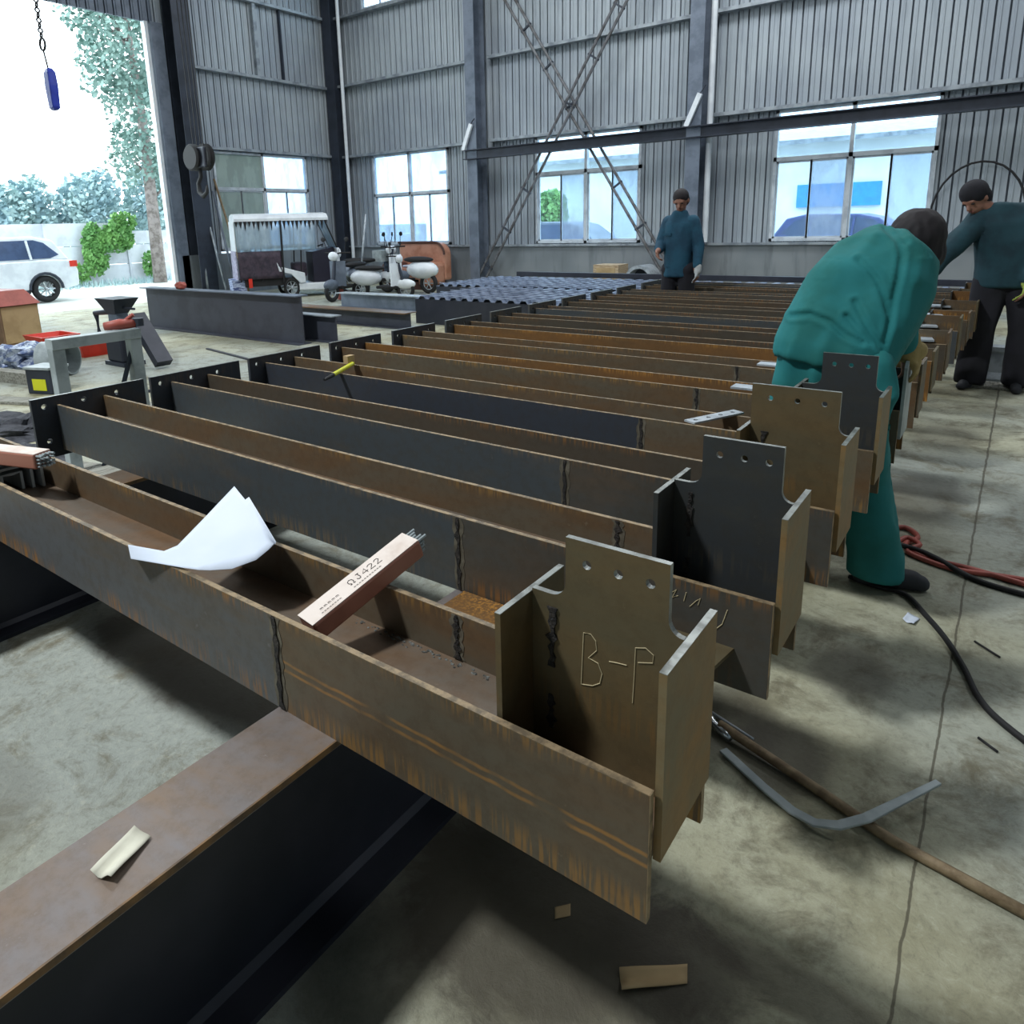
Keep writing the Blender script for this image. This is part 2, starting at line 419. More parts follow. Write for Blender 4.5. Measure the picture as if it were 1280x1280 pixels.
# cross bracing of two laced struts
def strut(p0,p1,label):
    t=thing('bracing_strut',label,'brace',p0,'crossed bracing on the far wall')
    p0,p1=Vector(p0),Vector(p1); d=(p1-p0).normalized(); s=d.cross(V(0,1,0)).normalized()*.11
    for q in (-1,1): obj('chord',MB().tube([p0+s*q,p1+s*q],.032,6),M['brace'],t)
    n=9
    for i in range(n):
        c=p0+(p1-p0)*((i+.5)/n); b=MB(); b.box(-.15,.15,-.02,.02,-.025,.025,0,Matrix.Translation(c)@s.normalized().to_track_quat('X','Y').to_matrix().to_4x4()); obj('spacer',b,M['column_d'],t)
strut((-11.25,15.02,.1),(-5.9,15.02,8.25),'laced steel brace rising to the right across the far wall')
strut((-5.95,15.12,.1),(-11.25,15.12,8.25),'laced steel brace rising to the left across the far wall')
for x,l in ((-11.42,'white panel tilted on the far wall column left of the crossed braces'),(-5.66,'white panel tilted on the far wall column right of the crossed braces')):
    m=MB(); mt=Matrix.Translation((x,14.9,3.72))@Matrix.Rotation(.42,4,'Y'); m.box(-.05,.05,-.03,.03,-.33,.33,0,mt)  # plain white panel hung tilted on a hook
    t=tag(obj('white_panel',m,M['white']),l,'lamp'); obj('hook',MB().tube([mt@V(0,0,.33),mt@V(.02,0,.42),mt@V(0,.1,.5)],.012,6),M['column_d'],t)
# black hose loop on the far wall
tag(obj('hose',MB().tube([(-1.42,15.3,.02),(-1.42,15.3,1.5)]+[(-.74-.68*math.cos(PI*q/14),15.3,1.5+.9*math.sin(PI*q/14)) for q in range(15)]+[(-.06,15.3,.02)],.018,8),M['rubber'],smooth=True),'black hose arched in a loop on the far wall right of the windows','hose')

# ================================================================== STEEL BEAMS
DZ=.5; TZ=.744; WEBZ=.622
FW=.014
names=['nearest to the viewer','second from the viewer','third from the viewer','fourth from the viewer','fifth from the viewer','sixth from the viewer','seventh from the viewer','eighth from the viewer','ninth from the viewer','tenth from the viewer','eleventh from the viewer','twelfth from the viewer','thirteenth from the viewer','farthest from the viewer']
nearM=['brown2','scale','scale','scale2','brown','brown','orange','dim','scale','dim','dim','slate','dim','scale']
farM=['brown','brown','dim','brown','orange','brown','dim','dim','slate','dim','dim','slate','dim','scale']
Y0=[.88,1.555,2.195,2.87,3.55,4.21,4.88,5.55,6.22,6.89,7.56,8.23,8.95,9.5]
def scar(mb,mg,x,y,z0,z1,dirn,seed):
    """burnt splice weld on a flange face: dark ragged ridge, ground steel around it. dirn = outward y sign"""
    r=random.Random(seed); n=12; L=[];R=[]
    for i in range(n+1):
        z=z0+(z1-z0)*i/n; w=.002+.006*r.random()*(1 if i%3 else 1.8); c=x+(r.random()-.5)*.006
        L.append((c-w,z)); R.append((c+w,z))
    mb.prism(L+R[::-1],'y',y,y+dirn*.004)
    w=.012; pts=[]
    for i in range(n+1): pts.append((x-w-.012*r.random(),z0+(z1-z0)*i/n))
    for i in range(n,-1,-1): pts.append((x+w+.012*r.random(),z0+(z1-z0)*i/n))
    mg.prism(pts,'y',y,y+dirn*.0012)
def beam(i):
    y=Y0[i]; x0=-3.95; x1=-.36+(0 if i<7 else .02*(i-6)); yn,yf=y,y+.256
    mids=('rusty steel H beam lying on its side, '+names[i])
    extra={0:', with a B-P marked upright bracket',1:', with a dark three-hole bracket at its right end',2:', with a brown three-hole bracket at its right end',3:', with the upright bracket beside the bending worker',4:', gripped by the gloved worker'}.get(i,' in the long row')
    t=thing('steel_beam',(mids+extra),'steel beam',((x0+x1)/2,y+.13,DZ),'steel beams laid in a row on the supports')
    mn,mf=M[nearM[i]],M[farM[i]]
    spl=-1.27 if i<6 else None
    def flange(ya,yb,m1,m2,spx):
        mb=MB(); segs=[(x0,spx,0),(spx,x1,1)] if spx else [(x0,x1,0)]
        for a,b,mi in segs:
            mb.box(a,b,ya,yb,DZ,TZ-.0015,mi)
        mb.box(x0,x1,ya,yb,TZ-.0015,TZ,2); mb.box(x1-.0005,x1+.001,ya,yb,DZ,TZ,2)
        return mb
    m2={'scale':M['slate'],'scale2':M['brown']}.get(nearM[i],mn)
    if i==0: a1=M['slate_b']; mn=M['brown2']; m2=M['brown2']
    else: a1=M[nearM[i]]
    obj('flange',flange(yn,yn+FW,a1,m2,spl),[a1,m2,M['edge']],t)
    spf={0:-.93,1:-.86,2:-.80,3:-.8}.get(i)
    obj('flange',flange(yf-FW,yf,mf,mf,spf),[mf,M['brown'],M['edge']],t)
    obj('web',MB().box(x0,x1,yn+FW,yf-FW,WEBZ-.005,WEBZ+.005),M['web'],t)
    if i<6:
        a,g=MB(),MB(); scar(a,g,spl,yn,DZ+.005,TZ-.003,-1,i)
        if spf: scar(a,g,spf,yf-FW,WEBZ+.01,TZ-.003,-1,i+20)
        obj('weld_seam',a,M['weld'],t); obj('ground_patch',g,M['ground'],t)
    # fillet along web
    # left end plate with bolt holes
    if i>0:
        e=MB(); ya,yb=(y-.12,y+.48) if i<4 else (y-.1,y+.42)
        hol=[(ya+.06,.745,.014),(ya+.06,.56,.014),(ya+.26,.745,.014),(ya+.44,.745,.014),(ya+.44,.56,.014)]
        hol=[h for h in hol if h[0]<yn-.02 or h[0]>yf+.02 or h[1]>.76 or (h[0]>yn+.03 and h[0]<yf-.03)]
        plate(e,[(ya,.47),(yb,.47),(yb,.79),(ya,.79)],hol,'x',x0-.022,x0-.001)
        e.box(x0-.022,x0-.001,ya,yb,.79,.7912,1)
        obj('end_plate',e,[M['scale2'] if i<6 else M['scale'],M['cut']],t)
    # upright bracket at the right end
    xr=x1; hi=i<5
    zt=.945 if hi else .80+.02*(i%3)
    Rp=[(y+.02,.60),(y+.245,.60),(y+.245,zt),(y+.02,zt)]
    r=MB(); ym=y+.128
    xl=xr-.30
    if hi:
        pm={0:'plate_o',1:'plate_o',2:'plate_o',3:'plate_o',4:'greymetal'}[i]
        top=[(y+.02,.61),(y+.238,.61),(y+.238,zt)]+([(y+.02,zt)] if i!=4 else [(y+.15,zt+.02),(y+.05,zt+.015),(y+.02,zt-.01)])
        r.prism(top,'x',xr,xr+.013); r.box(xr,xr+.013,y+.02,y+.238,zt-.0001,zt+.0012,1) if i!=4 else None
        obj('bracket_flange',r,[M[pm],M['cut']],t)
        l=MB(); l.box(xl,xl+.012,y+.02,y+.238,WEBZ+.005,zt-.001,0); l.box(xl,xl+.012,y+.02,y+.238,zt-.001,zt+.0005,1)
        obj('bracket_flange',l,[M['plate'] if i!=1 else M['plate_d'],M['cut']],t)
        wz={0:.19,1:.19,2:.30,3:.19}.get(i)
        if wz:
            a=xl+.012; b=xr; tr=xr-.028; tl=max(a+.0,tr-wz); T=1.068+(.01 if i else 0)
            out=[(a,WEBZ+.005),(b,WEBZ+.005),(b,zt+.002)]
            for q in range(7):
                out.append((b-.002-.026*math.sin(PI/2*q/6), zt+.026-.026*math.cos(PI/2*q/6)))
            out.append((tr,T)); out.append((tl,T))
            if tl>a+.03:
                for q in range(7): out.append((tl-.03+.03*math.cos(PI/2*q/6),zt+.035-.03*math.sin(PI/2*q/6)))
                out.append((a,zt+.005))
            hs=[(tl+(tr-tl)*f,T-.042,.0085) for f in (.22,.53,.83)]
            e=MB(); plate(e,out,hs,'y',ym-.006,ym+.006,0,1)
            obj('bracket_web',e,[M[{0:'plate',1:'plate_d',2:'plate',3:'plate_d'}[i]],M['cut']],t)
            if i<3:
                a2,g2=MB(),MB(); scar(a2,g2,xl+.055,ym-.006,zt-.14,zt-.02,-1,50+i); scar(a2,g2,xl+.052,ym-.006,zt-.27,zt-.2,-1,60+i); obj('weld_seam',a2,M['weld'],t)
        else:
            obj('bracket_web',MB().box(xl+.012,xr,ym-.006,ym+.006,WEBZ+.005,zt-.03),M['plate_d'],t)
    else:
        r.box(xr,xr+.013,y+.01,y+.246,.56,zt); r2=MB().box(xr-.26,xr-.25,y+.02,y+.238,WEBZ+.005,zt)
        obj('bracket_flange',r,M['brown' if i%2 else 'plate'],t); obj('bracket_flange',r2,M['plate_d'],t)
        obj('bracket_web',MB().box(xr-.25,xr,ym-.006,ym+.006,WEBZ+.005,zt),M['orange' if i in (9,11) else 'brown'],t)
    if i in (1,2):   # small drilled lug on the near flange
        e=MB(); plate(e,[(xr-.28,y-.12),(xr-.1,y-.14),(xr-.08,y),(xr-.28,y)],[(xr-.15,y-.06,.014)],'z',.596,.606)
        obj('lug',e,M['plate'] if i==1 else M['orange'],t)
    return t
BEAMS=[beam(i) for i in range(14)]
# weld spatter dust on the webs of the first two beams, chalk marks
sp=MB(); r=random.Random(3)
for q in range(150):
    x=-1.25+.8*r.random(); y=1.112-.02*r.random()**2; s=.0015+.003*r.random(); sp.ell((x,y,.627),(s*1.3,s*.8,s*.7),6,4)
obj('spatter',sp,M['spatter'],BEAMS[0])
sp=MB()
for q in range(260):
    x=-1.75+.9*r.random(); s=.002+.004*r.random(); y=1.572+.07*r.random()**1.5; sp.ell((x,y,.628),(s*2,s,s),6,4)
obj('spatter',sp,M['spatter'],BEAMS[1])
CH=[[(-.545,.791),(-.543,.845),(-.541,.896),(-.527,.898),(-.517,.888),(-.515,.87),(-.531,.850),(-.512,.846),(-.504,.828),(-.508,.808),(-.523,.797),(-.543,.792)],
    [(-.491,.858),(-.475,.861),(-.458,.863)],[(-.446,.795),(-.444,.85),(-.443,.902),(-.425,.908),(-.411,.9),(-.412,.885),(-.438,.876)]]
y=.88+.128-.0068; c=MB()
for st in CH: c.tube([(a,y,b) for a,b in st],.0009,5)
obj('chalk_writing',c,M['chalk'],BEAMS[0])['label']='pale hand-chalked letters B-P'
c=MB(); y=1.555-.0008
for st in ([(-.60,.70),(-.585,.715),(-.595,.69),(-.58,.70)],[(-.56,.715),(-.565,.69)],[(-.55,.68),(-.535,.70),(-.525,.71),(-.53,.69)],[(-.46,.70),(-.47,.66),(-.49,.635)]): c.tube([(a,y,b) for a,b in st],.0012,5)
obj('chalk_writing',c,M['chalk'],BEAMS[1])
c=MB(); y=2.195-.0008
for st in ([(-.47,.68),(-.485,.65),(-.5,.63)],[(-.5,.62),(-.49,.64),(-.465,.64),(-.455,.62)]): c.tube([(a,y,b) for a,b in st],.0012,5)
obj('chalk_writing',c,M['chalk'],BEAMS[2])

# supports: two I beams across, lying on the floor
def cross(x,label,ya,yb,rim):
    t=thing('support_beam',label,'steel beam',(x,(ya+yb)/2,0)); w=.1
    obj('flange',MB().box(x-w,x+w,ya,yb,.484,.5).box(x+w-.004,x+w+.0005,ya,yb,.486,.5004,1),[rim,M['rustrim']],t); obj('flange',MB().box(x-w,x+w,ya,yb,0,.016),M['black'],t)
    m=MB().box(x-.005,x+.005,ya,yb,.016,.484); m.prism([(x+.005,.016),(x+.02,.016),(x+.005,.032)],'y',ya,yb); obj('web',m,M['black'],t)  # web and lower flange coloured black for the shade below the top flange
    return t
cross(-1.185,'dark I-shaped support beam under the row, brown flange on top, at lower left of the photo',-.6,9.6,M['suptop'])
cross(-3.24,'dark I-shaped support beam under the row at the far left edge',-.6,8.4,M['web'])
# ================================================================== THINGS ON AND AROUND THE BEAMS
def solidify(o,t,off=0):
    m=o.modifiers.new('thick','SOLIDIFY'); m.thickness=t; m.offset=off; return o
def grid_mb(rows):
    mb=MB(); n=len(rows[0]); vs=[p for r in rows for p in r]
    fs=[(a*n+b,a*n+b+1,(a+1)*n+b+1,(a+1)*n+b) for a in range(len(rows)-1) for b in range(n-1)]
    return mb.add(vs,fs)
# drawing sheet draped over the nearest beam
lo=[(-1.85,.850,.738),(-1.648,.888,.752),(-1.60,.90,.755),(-1.572,.914,.756),(-1.52,.944,.762),(-1.487,.995,.775),(-1.492,1.04,.785),(-1.502,1.066,.79)]
hi=[(-1.916,.878,.751),(-1.777,.907,.757),(-1.766,.941,.763),(-1.825,1.071,.79),(-1.897,1.22,.82),(-1.757,1.161,.825),(-1.765,1.180,.826),(-1.506,1.074,.791)]
rows=[]
for k in range(9):
    f=k/8; rows.append([Vector(a).lerp(Vector(b),f)+V(0,0,-.006*math.sin(PI*f)*(i/7)) for i,(a,b) in enumerate(zip(lo,hi))])
p=link('drawing_sheet',grid_mb(rows).mesh('drawing_sheet'),[M['paper']],smooth=True); solidify(p,.0012)
tag(p,'creased white drawing sheet draped across the nearest beam','paper')
# electrode packs
def pack(c,d,L,label,w=.075,h=.052,lay=0):
    """open carton of welding rods: c start centre, d unit direction"""
    t=thing('electrode_pack',label,'welding rods',c); c=Vector(c); d=Vector(d).normalized()
    s=d.cross(V(0,0,1)).normalized(); u=s.cross(d).normalized()
    if lay: 
        s,u=(s*math.cos(lay)+u*math.sin(lay)).normalized(),(u*math.cos(lay)-s*math.sin(lay)).normalized()
    mt=Matrix((( d.x,s.x,u.x,c.x),(d.y,s.y,u.y,c.y),(d.z,s.z,u.z,c.z),(0,0,0,1)))
    b=MB(); b.box(0,L,-w/2,w/2,-h/2,h/2,0,mt); obj('carton',b,M['pack_side'],t,bevel=.006)
    b=MB(); b.box(-.001,L-.002,-w/2+.003,w/2-.003,h/2-.001,h/2+.0012,0,mt); tp=obj('carton_top',b,M['pack_top'],t); tp['label']='whitish printed top face'
    r=random.Random(5); b=MB()
    for i in range(5):
        for j in range(4):
            a,e=-w/2+.012+i*(w-.024)/4,-h/2+.009+j*(h-.018)/3; x1=L+.012+.018*r.random()
            b.cyl(mt@V(L-.02,a,e),mt@V(x1,a,e),.0045,n=7)
    obj('welding_rods',b,M['greymetal'],t)
    return t,mt,w,h
M['pack_side']=simple('glossy_brown_red_carton',(168,112,94),.4,0,(146,94,78),5)
M['pack_top']=simple('dusty_pinkish_white_carton',(222,210,200),.7,0,(206,190,178),12)
M['ink']=simple('black_print',(60,56,54),.8)
def text(s,mt,size,m,parent,name='printed_text',sx=1):
    """lettering drawn as flat strokes on the local XY plane of mt"""
    G={'J':[[(.1,.25),(.25,0),(.5,0),(.6,.2),(.6,1)],[(.35,1),(.8,1)]],'4':[[(.6,0),(.6,1),(0,.3),(.8,.3)]],'2':[[(0,.8),(.2,1),(.55,1),(.7,.75),(0,0),(.75,0)]],
       'O':[[(.0,0),(.22,.0),(.22,.12),(.02,.4),(.06,.8),(.35,1),(.68,.8),(.72,.4),(.52,.12),(.52,0),(.75,0)]],'D':[[(0,0),(0,1),(.4,1),(.7,.7),(.7,.3),(.4,0),(0,0)]],'3':[[(0,1),(.7,1),(.3,.6),(.7,.35),(.5,0),(0,.05)]],'-':[[(0,.5),(.6,.5)]],
       'm':[[(0,0),(0,.5),(.25,.5),(.3,0)],[(.3,.5),(.6,.45),(.6,0)]],' ':[]}
    b=MB(); x=0
    for ch in s:
        for st in G[ch]: b.tube([mt@V(x+p[0]*size*sx,p[1]*size,0) for p in st],size*.055,4)
        x+=size*1.05*sx
    return obj(name,b,m,parent)
c0=V(-1.205,.925,.712); d0=V(.045,.30,.095)
t,mt,w,h=pack(c0,d0,.33,'open carton of welding rods lying across the nearest beam',.07,.05,0)
mt=mt@Matrix.Scale(-1,4,(0,1,0))
text('OJ422',mt@Matrix.Translation((.13,-.006,h/2+.0016)),.02,M['ink'],t)
text('mmmmmmmmmmm',mt@Matrix.Translation((.13,-.022,h/2+.0016)),.0075,M['ink'],t)
text('mmmmmmmm',mt@Matrix.Translation((.035,-.022,h/2+.0016)),.007,M['ink'],t)
text('mmmmm',mt@Matrix.Translation((.04,-.008,h/2+.0016)),.011,M['ink'],t)
pack((-3.22,.92,.79),(.95,.30,.0),.40,'carton of welding rods at the left edge of the photo',.075,.058)
# bent hollow-section offcut resting in the left end of the nearest beam
m=MB()
for k_ in range(3):
    y0,y1,q=.90,1.10,.03*k_
    m.prism([(y0+q,.63),(y0+q,.74-q*.6),(y0+q+.03,.765-q),(y1-q-.03,.765-q),(y1-q,.74-q*.6),(y1-q,.63),(y1-q-.01,.63),(y1-q-.01,.735-q*.6),(y1-q-.035,.755-q),(y0+q+.035,.755-q),(y0+q+.01,.735-q*.6),(y0+q+.01,.63)],'x',-3.30-.03*k_,-3.02-.02*k_)
tag(obj('channel_offcut',m,M['greymetal']),'nested bent channel offcuts inside the left end of the nearest beam','offcut')
# small flat items lying on the flanges
def flatbar(x,y,z,L,w,rot,label,mat='cut',holes=0,t=.008,group=None,cat='plate',tilt=0):
    mb=MB(); hs=[(-L/2+L*(i+.5)/holes,0,w*.17) for i in range(holes)] if holes else []
    plate(mb,[(-L/2,-w/2),(L/2,-w/2),(L/2,w/2),(-L/2,w/2)],hs,'z',0,t)
    o=obj('flat_plate',mb,M[mat]); o.location=(x,y,z); o.rotation_euler=(0,tilt,rot); return tag(o,label,cat,group)
M['palemetal']=simple('pale_ground_plate',(176,184,190),.45,.2,(146,154,160),10)
flatbar(-1.0,3.03,TZ+.002,.30,.06,1.15,'light drilled splice plate lying across the fourth beam','palemetal',4)
flatbar(-1.02,3.66,TZ+.002,.20,.09,0,'steel offcut plate lying on the fifth beam','palemetal',0,.01)
flatbar(-1.08,4.32,TZ+.002,.20,.09,.03,'steel offcut plate lying on the sixth beam, left of the bending worker','palemetal',0,.01)
flatbar(-.86,3.72,TZ+.002,.09,.07,.3,'small pale plate beside the legs of the bending worker','palemetal')
for (x,y,l) in ((-.56,5.60,'pale splice plate nearest to the worker\'s glove'),(-.60,6.3,'pale splice plate on the eighth and ninth beams'),(-.62,6.98,'pale splice plate left of the ochre beam end'),(-.62,7.68,'pale splice plate before the coverall of the standing right worker')):
    flatbar(x,y,TZ+.002+.012,.28,.16,.2,l,'palemetal',0,.012)
# yellow paint marker lying on a flange
t=thing('paint_marker','yellow paint marker lying on the fourth beam near its left end','marker',(-3.2,2.9,.76))
a,b=V(-3.12,2.66,.757),V(-3.34,3.12,.765)
obj('barrel',MB().cyl(a+(b-a)*.25,a+(b-a)*.88,.013,n=10),M['yellow2'] if 'yellow2' in M else M['yellow'],t)
obj('cap',MB().cyl(a,a+(b-a)*.25,.008,.013,n=10),M['rubber'],t); obj('clip',MB().box(b.x-.02,b.x+.02,b.y-.09,b.y-.03,b.z,b.z+.05),M['kraft'],t)
# brown offcut plate lying on top of the support between beams 1 and 2
flatbar(-1.15,1.40,.502,.3,.2,PI/2,'orange rusty plate lying on the support between the first and second beam','orange',0,.006)
# ------------------------------------------------------------------ litter on the floor
def scrap(name,pts,z,label,cat,mat,curl=.01,n=6,t=.0015):
    rows=[]; a,b,c,d=[Vector(p) for p in pts]
    for i in range(n+1):
        rows.append([ (a.lerp(b,j/n)).lerp(d.lerp(c,j/n),i/n).to_3d()+V(0,0,z+curl*(.5+.5*math.cos(2*PI*j/n*1.0+.6))*(.6+.4*math.cos(PI*i/n))) for j in range(n+1)])
    o=link(name,grid_mb(rows).mesh(name),[mat],smooth=True); solidify(o,t,1); return tag(o,label,cat)
scrap('cardboard_scrap',[(-.715,1.19),(-.70,1.165),(-.675,1.195),(-.69,1.222)],.002,'small square of kraft cardboard under the nearest beam','cardboard',M['kraft'],.003)
scrap('cardboard_scrap',[(-.525,1.145),(-.50,1.105),(-.395,1.205),(-.41,1.245)],.002,'torn kraft cardboard strip at the bottom of the photo','cardboard',M['kraft'],.012)
scrap('paper_scrap',[(-1.185,.395),(-1.14,.41),(-1.175,.50),(-1.225,.495)],.502,'folded cream paper scrap on the support beam','paper',simple('cream_paper',(206,204,186),.8),.014)
scrap('plastic_scrap',[(-.22,3.07),(-.18,3.05),(-.165,3.12),(-.21,3.15)],.002,'small white plastic scrap beside the worker\'s hose','litter',M['paper'],.01)
def smooth_path(pts,k=6):
    pts=[Vector(p) for p in pts]; out=[]
    if len(pts)<3: return pts
    for i in range(len(pts)-1):
        p0,p1,p2,p3=pts[max(i-1,0)],pts[i],pts[i+1],pts[min(i+2,len(pts)-1)]
        for j in range(k):
            u=j/k; out.append(.5*((2*p1)+(p2-p0)*u+(2*p0-5*p1+4*p2-p3)*u*u+(3*p1-p0-3*p2+p3)*u**3))
    return out+[pts[-1]]
def wand(name,pts,r,mat,label,cat,n=8):
    if name=='hose': pts=smooth_path(pts)
    return tag(obj(name,MB().tube(pts,r,n),M[mat] if isinstance(mat,str) else mat,smooth=True),label,cat)
M['pipebrown']=simple('rusty_brown_bar',(142,124,96),.6,.1,(112,94,70),20,bump=.3)
t=wand('steel_bar',[(-.60,2.015,.03),(-.3,1.925,.016),(-.1,1.85,.016),(.25,1.79,.016)],.0145,'pipebrown','brown round steel bar on the floor running off the right edge','bar')
t=thing('pry_bar','bent flat grey steel bar crossing over the round bar','pry bar',(-.3,1.85,0))
pts=[V(-.56,1.93,.012),(V(-.42,1.85,.012)),V(-.33,1.805,.014),V(-.27,1.79,.02),V(-.215,1.80,.035),V(-.16,1.855,.045),(V(-.02,2.10,.05))]
m=MB(); rs=[]
for i,p_ in enumerate(pts):
    p_=Vector(p_); d=(Vector(pts[min(i+1,6)])-Vector(pts[max(i-1,0)])).normalized(); s=V(-d.y,d.x,0).normalized(); w=.014 if i<6 else .009
    rs.append([p_+s*w+V(0,0,-.004),p_+s*w+V(0,0,.004),p_-s*w+V(0,0,.004),p_-s*w+V(0,0,-.004)])
obj('blade',m.rings(rs),M['greymetal'],t,bevel=.002)
wand('cutting_torch',[(-.70,2.10,.05),(-.62,2.02,.02),(-.585,2.0,.02),(-.555,1.985,.016)],[.008,.012,.016,.01],'chrome','silver torch fitting at the end of the brown round bar','tool')
wand('steel_rod',[(-.66,2.085,.01),(-.50,2.03,.01)],.006,'palemetal','short bright rod on the stained floor above the round bar','rod')
wand('hose',[(-.46,3.33,.012),(-.36,3.30,.012),(-.24,3.29,.012),(-.15,3.15,.012),(-.07,3.0,.012),(-.0,2.82,.012),(.05,2.66,.012),(.12,2.55,.012),(.3,2.38,.012)],.0105,'rubber','black hose from under the bending worker to the right edge','hose')
M['redhose']=simple('faded_red_hose',(168,84,72),.5)
wand('hose',[(-.42,3.95,.014),(-.33,4.05,.014),(-.26,3.95,.014),(-.3,3.82,.014),(-.2,3.72,.014),(0,3.70,.014),(.35,3.62,.014)],.013,'redhose','red hose coiled beside the bending worker','hose')
wand('hose',[(-.34,3.80,.016),(-.3,3.88,.03),(-.24,3.82,.03),(-.28,3.74,.016),(-.1,3.66,.014),(.1,3.70,.014),(.4,3.74,.014)],.012,'redhose','second red hose lying along the first one','hose')
wand('hose',[(-.36,3.74,.04),(-.26,3.76,.03),(-.16,3.70,.03),(0,3.60,.012),(.2,3.56,.012),(.4,3.58,.012)],.013,'rubber','black hose lying together with the red hoses','hose')
wand('steel_rod',[(.02,3.05,.006),(.10,2.98,.006)],.004,'rubber','short black rod on the right floor near the slab joint','rod')
wand('steel_rod',[(.06,2.44,.006),(.11,2.40,.006)],.004,'rubber','tiny black rod lower right by the black hose','rod')
# ------------------------------------------------------------------ left work area
t=thing('steel_trestle','grey steel trestle standing behind the second beam end','trestle',(-5.0,2.25,0))
obj('top_rail',MB().box(-5.05,-4.95,1.98,2.58,.88,.95),M['greymetal'],t,bevel=.004)
for y_ in (2.02,2.54): obj('leg',MB().box(-5.04,-4.96,y_-.04,y_+.04,0,.88),M['greymetal'],t,bevel=.004)
for y_ in (2.02,2.54): obj('foot',MB().box(-5.25,-4.75,y_-.03,y_+.03,0,.05),M['greymetal'],t)
obj('brace',MB().tube([(-4.98,2.2,0.02),(-5.0,2.52,.8)],.018,6),M['column_d'],t)
t=thing('angle_grinder','red-handled grinder resting on the trestle','grinder',(-5.0,2.5,.95))
obj('body',MB().tube([(-5.02,2.36,.985),(-5.0,2.46,.99),(-4.98,2.56,.985)],[.028,.038,.03],10),M['redhose'],t,smooth=True)
obj('head',MB().cyl((-4.97,2.58,.965),(-4.97,2.58,1.02),.035,n=12),M['column_d'],t); obj('handle',MB().tube([(-5.02,2.50,1.0),(-4.97,2.55,1.05)],.014,8),M['redhose'],t)
# drill stand / bench machine behind the trestle
X0,Yc=-8.95,4.4
t=thing('bench_machine','dark magnetic drill standing on the floor behind the trestle','machine',(X0,Yc,0))
obj('base',MB().box(X0-.22,X0+.25,Yc-.14,Yc+.14,0,.05),M['column_d'],t)
obj('motor',MB().box(X0-.18,X0+.2,Yc-.12,Yc+.12,.05,.42),M['pipebrown2'] if 'pipebrown2' in M else M['black'],t,bevel=.02)
obj('column',MB().box(X0-.1,X0+.1,Yc-.08,Yc+.08,.42,.66),M['column'],t,bevel=.01)
obj('hopper',MB().rings([[V(X0+a*.09,Yc+b*.08,.64) for a,b in ((-1,-1),(1,-1),(1,1),(-1,1))],[V(X0+a*.24+.02,Yc+b*.16,.84) for a,b in ((-1,-1),(1,-1),(1,1),(-1,1))]]),M['column_d'],t)
obj('handle',MB().tube([(X0-.25,Yc,.3),(X0-.55,Yc,.3),(X0-.58,Yc,.62),(X0-.2,Yc,.66)],.04,8),M['black'],t)
obj('crank',MB().tube([(X0+.15,Yc,.72),(X0+.42,Yc,.72)],.015,6),M['black'],t)
obj('chute',MB().box(-.05,.05,-.1,.1,-.38,.38,0,Matrix.Translation((X0+.5,Yc+.1,.34))@Matrix.Rotation(-.75,4,'Y')),M['black'],t)
def lathe_thing(name,prof,c,mat,label,cat,axis='z'): return tag(obj(name,MB().lathe(prof,c,axis),M[mat],smooth='auto'),label,cat)
t=thing('red_tray','red plastic trays lying on the bright floor behind the trestle','tray',(-10.7,4.5,0))
for a,b,n_ in ((-11.65,-11.0,'tray'),(-10.75,-9.85,'tray')):
    obj(n_,MB().rings([[V(a+.08,4.35,.0),V(b-.08,4.35,.0),V(b-.08,4.75,.0),V(a+.08,4.75,.0)],[V(a,4.28,.2),V(b,4.28,.2),V(b,4.82,.2),V(a,4.82,.2)],[V(a+.03,4.31,.2),V(b-.03,4.31,.2),V(b-.03,4.79,.2),V(a+.03,4.79,.2)],[V(a+.1,4.37,.03),V(b-.1,4.37,.03),V(b-.1,4.73,.03),V(a+.1,4.73,.03)]]),M['red'],t)
m=MB(); ax=V(-.55,-.42,0).normalized()
c=V(-8.85,3.74,.20)
t=tag(obj('steel_pipe_ring',MB().rings([[c+ax*h+r_*(V(-ax.y,ax.x,0)*math.cos(2*PI*i/28)+V(0,0,1)*math.sin(2*PI*i/28)) for i in range(28)] for r_,h in ((.2,0),(.2,.34),(.18,.34),(.18,0),(.2,0))],caps=False),M['greymetal'],smooth='auto'),'short wide steel pipe piece lying on the floor beside the trestle','pipe')
obj('bottom_disc',MB().rings([[c+ax*h+.18*(V(-ax.y,ax.x,0)*math.cos(2*PI*i/28)+V(0,0,1)*math.sin(2*PI*i/28)) for i in range(28)] for h in (.2,.22)]),M['black'],t)
t=thing('tool_box','dark box with a yellow label beside the end plate of the second beam','box',(-8.05,3.1,0))
rz=Matrix.Translation((-8.08,3.14,0))@Matrix.Rotation(.35,4,'Z')
obj('body',MB().box(-.16,.16,-.12,.12,0,.26,0,rz),M['column_d'],t,bevel=.01); obj('label',MB().box(-.08,.1,-.124,-.118,.04,.16,0,rz),M['yellow'],t); obj('lid',MB().box(-.17,.17,-.13,.13,.26,.285,0,rz),M['greymetal'],t)
t=thing('cardboard_box','brown cardboard box with a red lid at the left edge','box',(-12.5,4.4,0))
rz=Matrix.Translation((-12.62,4.42,0))@Matrix.Rotation(.2,4,'Z')
obj('body',MB().box(-.5,.42,-.3,.3,0,.62,0,rz),M['boxside'],t,bevel=.01); obj('panel',MB().box(.425,.43,-.28,.28,.03,.58,0,rz),M['kraft'],t); obj('lid',MB().rings([[rz@V(a*.47,b*.32,.6) for a,b in ((-1,-1),(1,-1),(1,1),(-1,1))],[rz@V(a*.3,b*.2,.82) for a,b in ((-1,-1),(1,-1),(1,1),(-1,1))]]),M['redhose'],t)
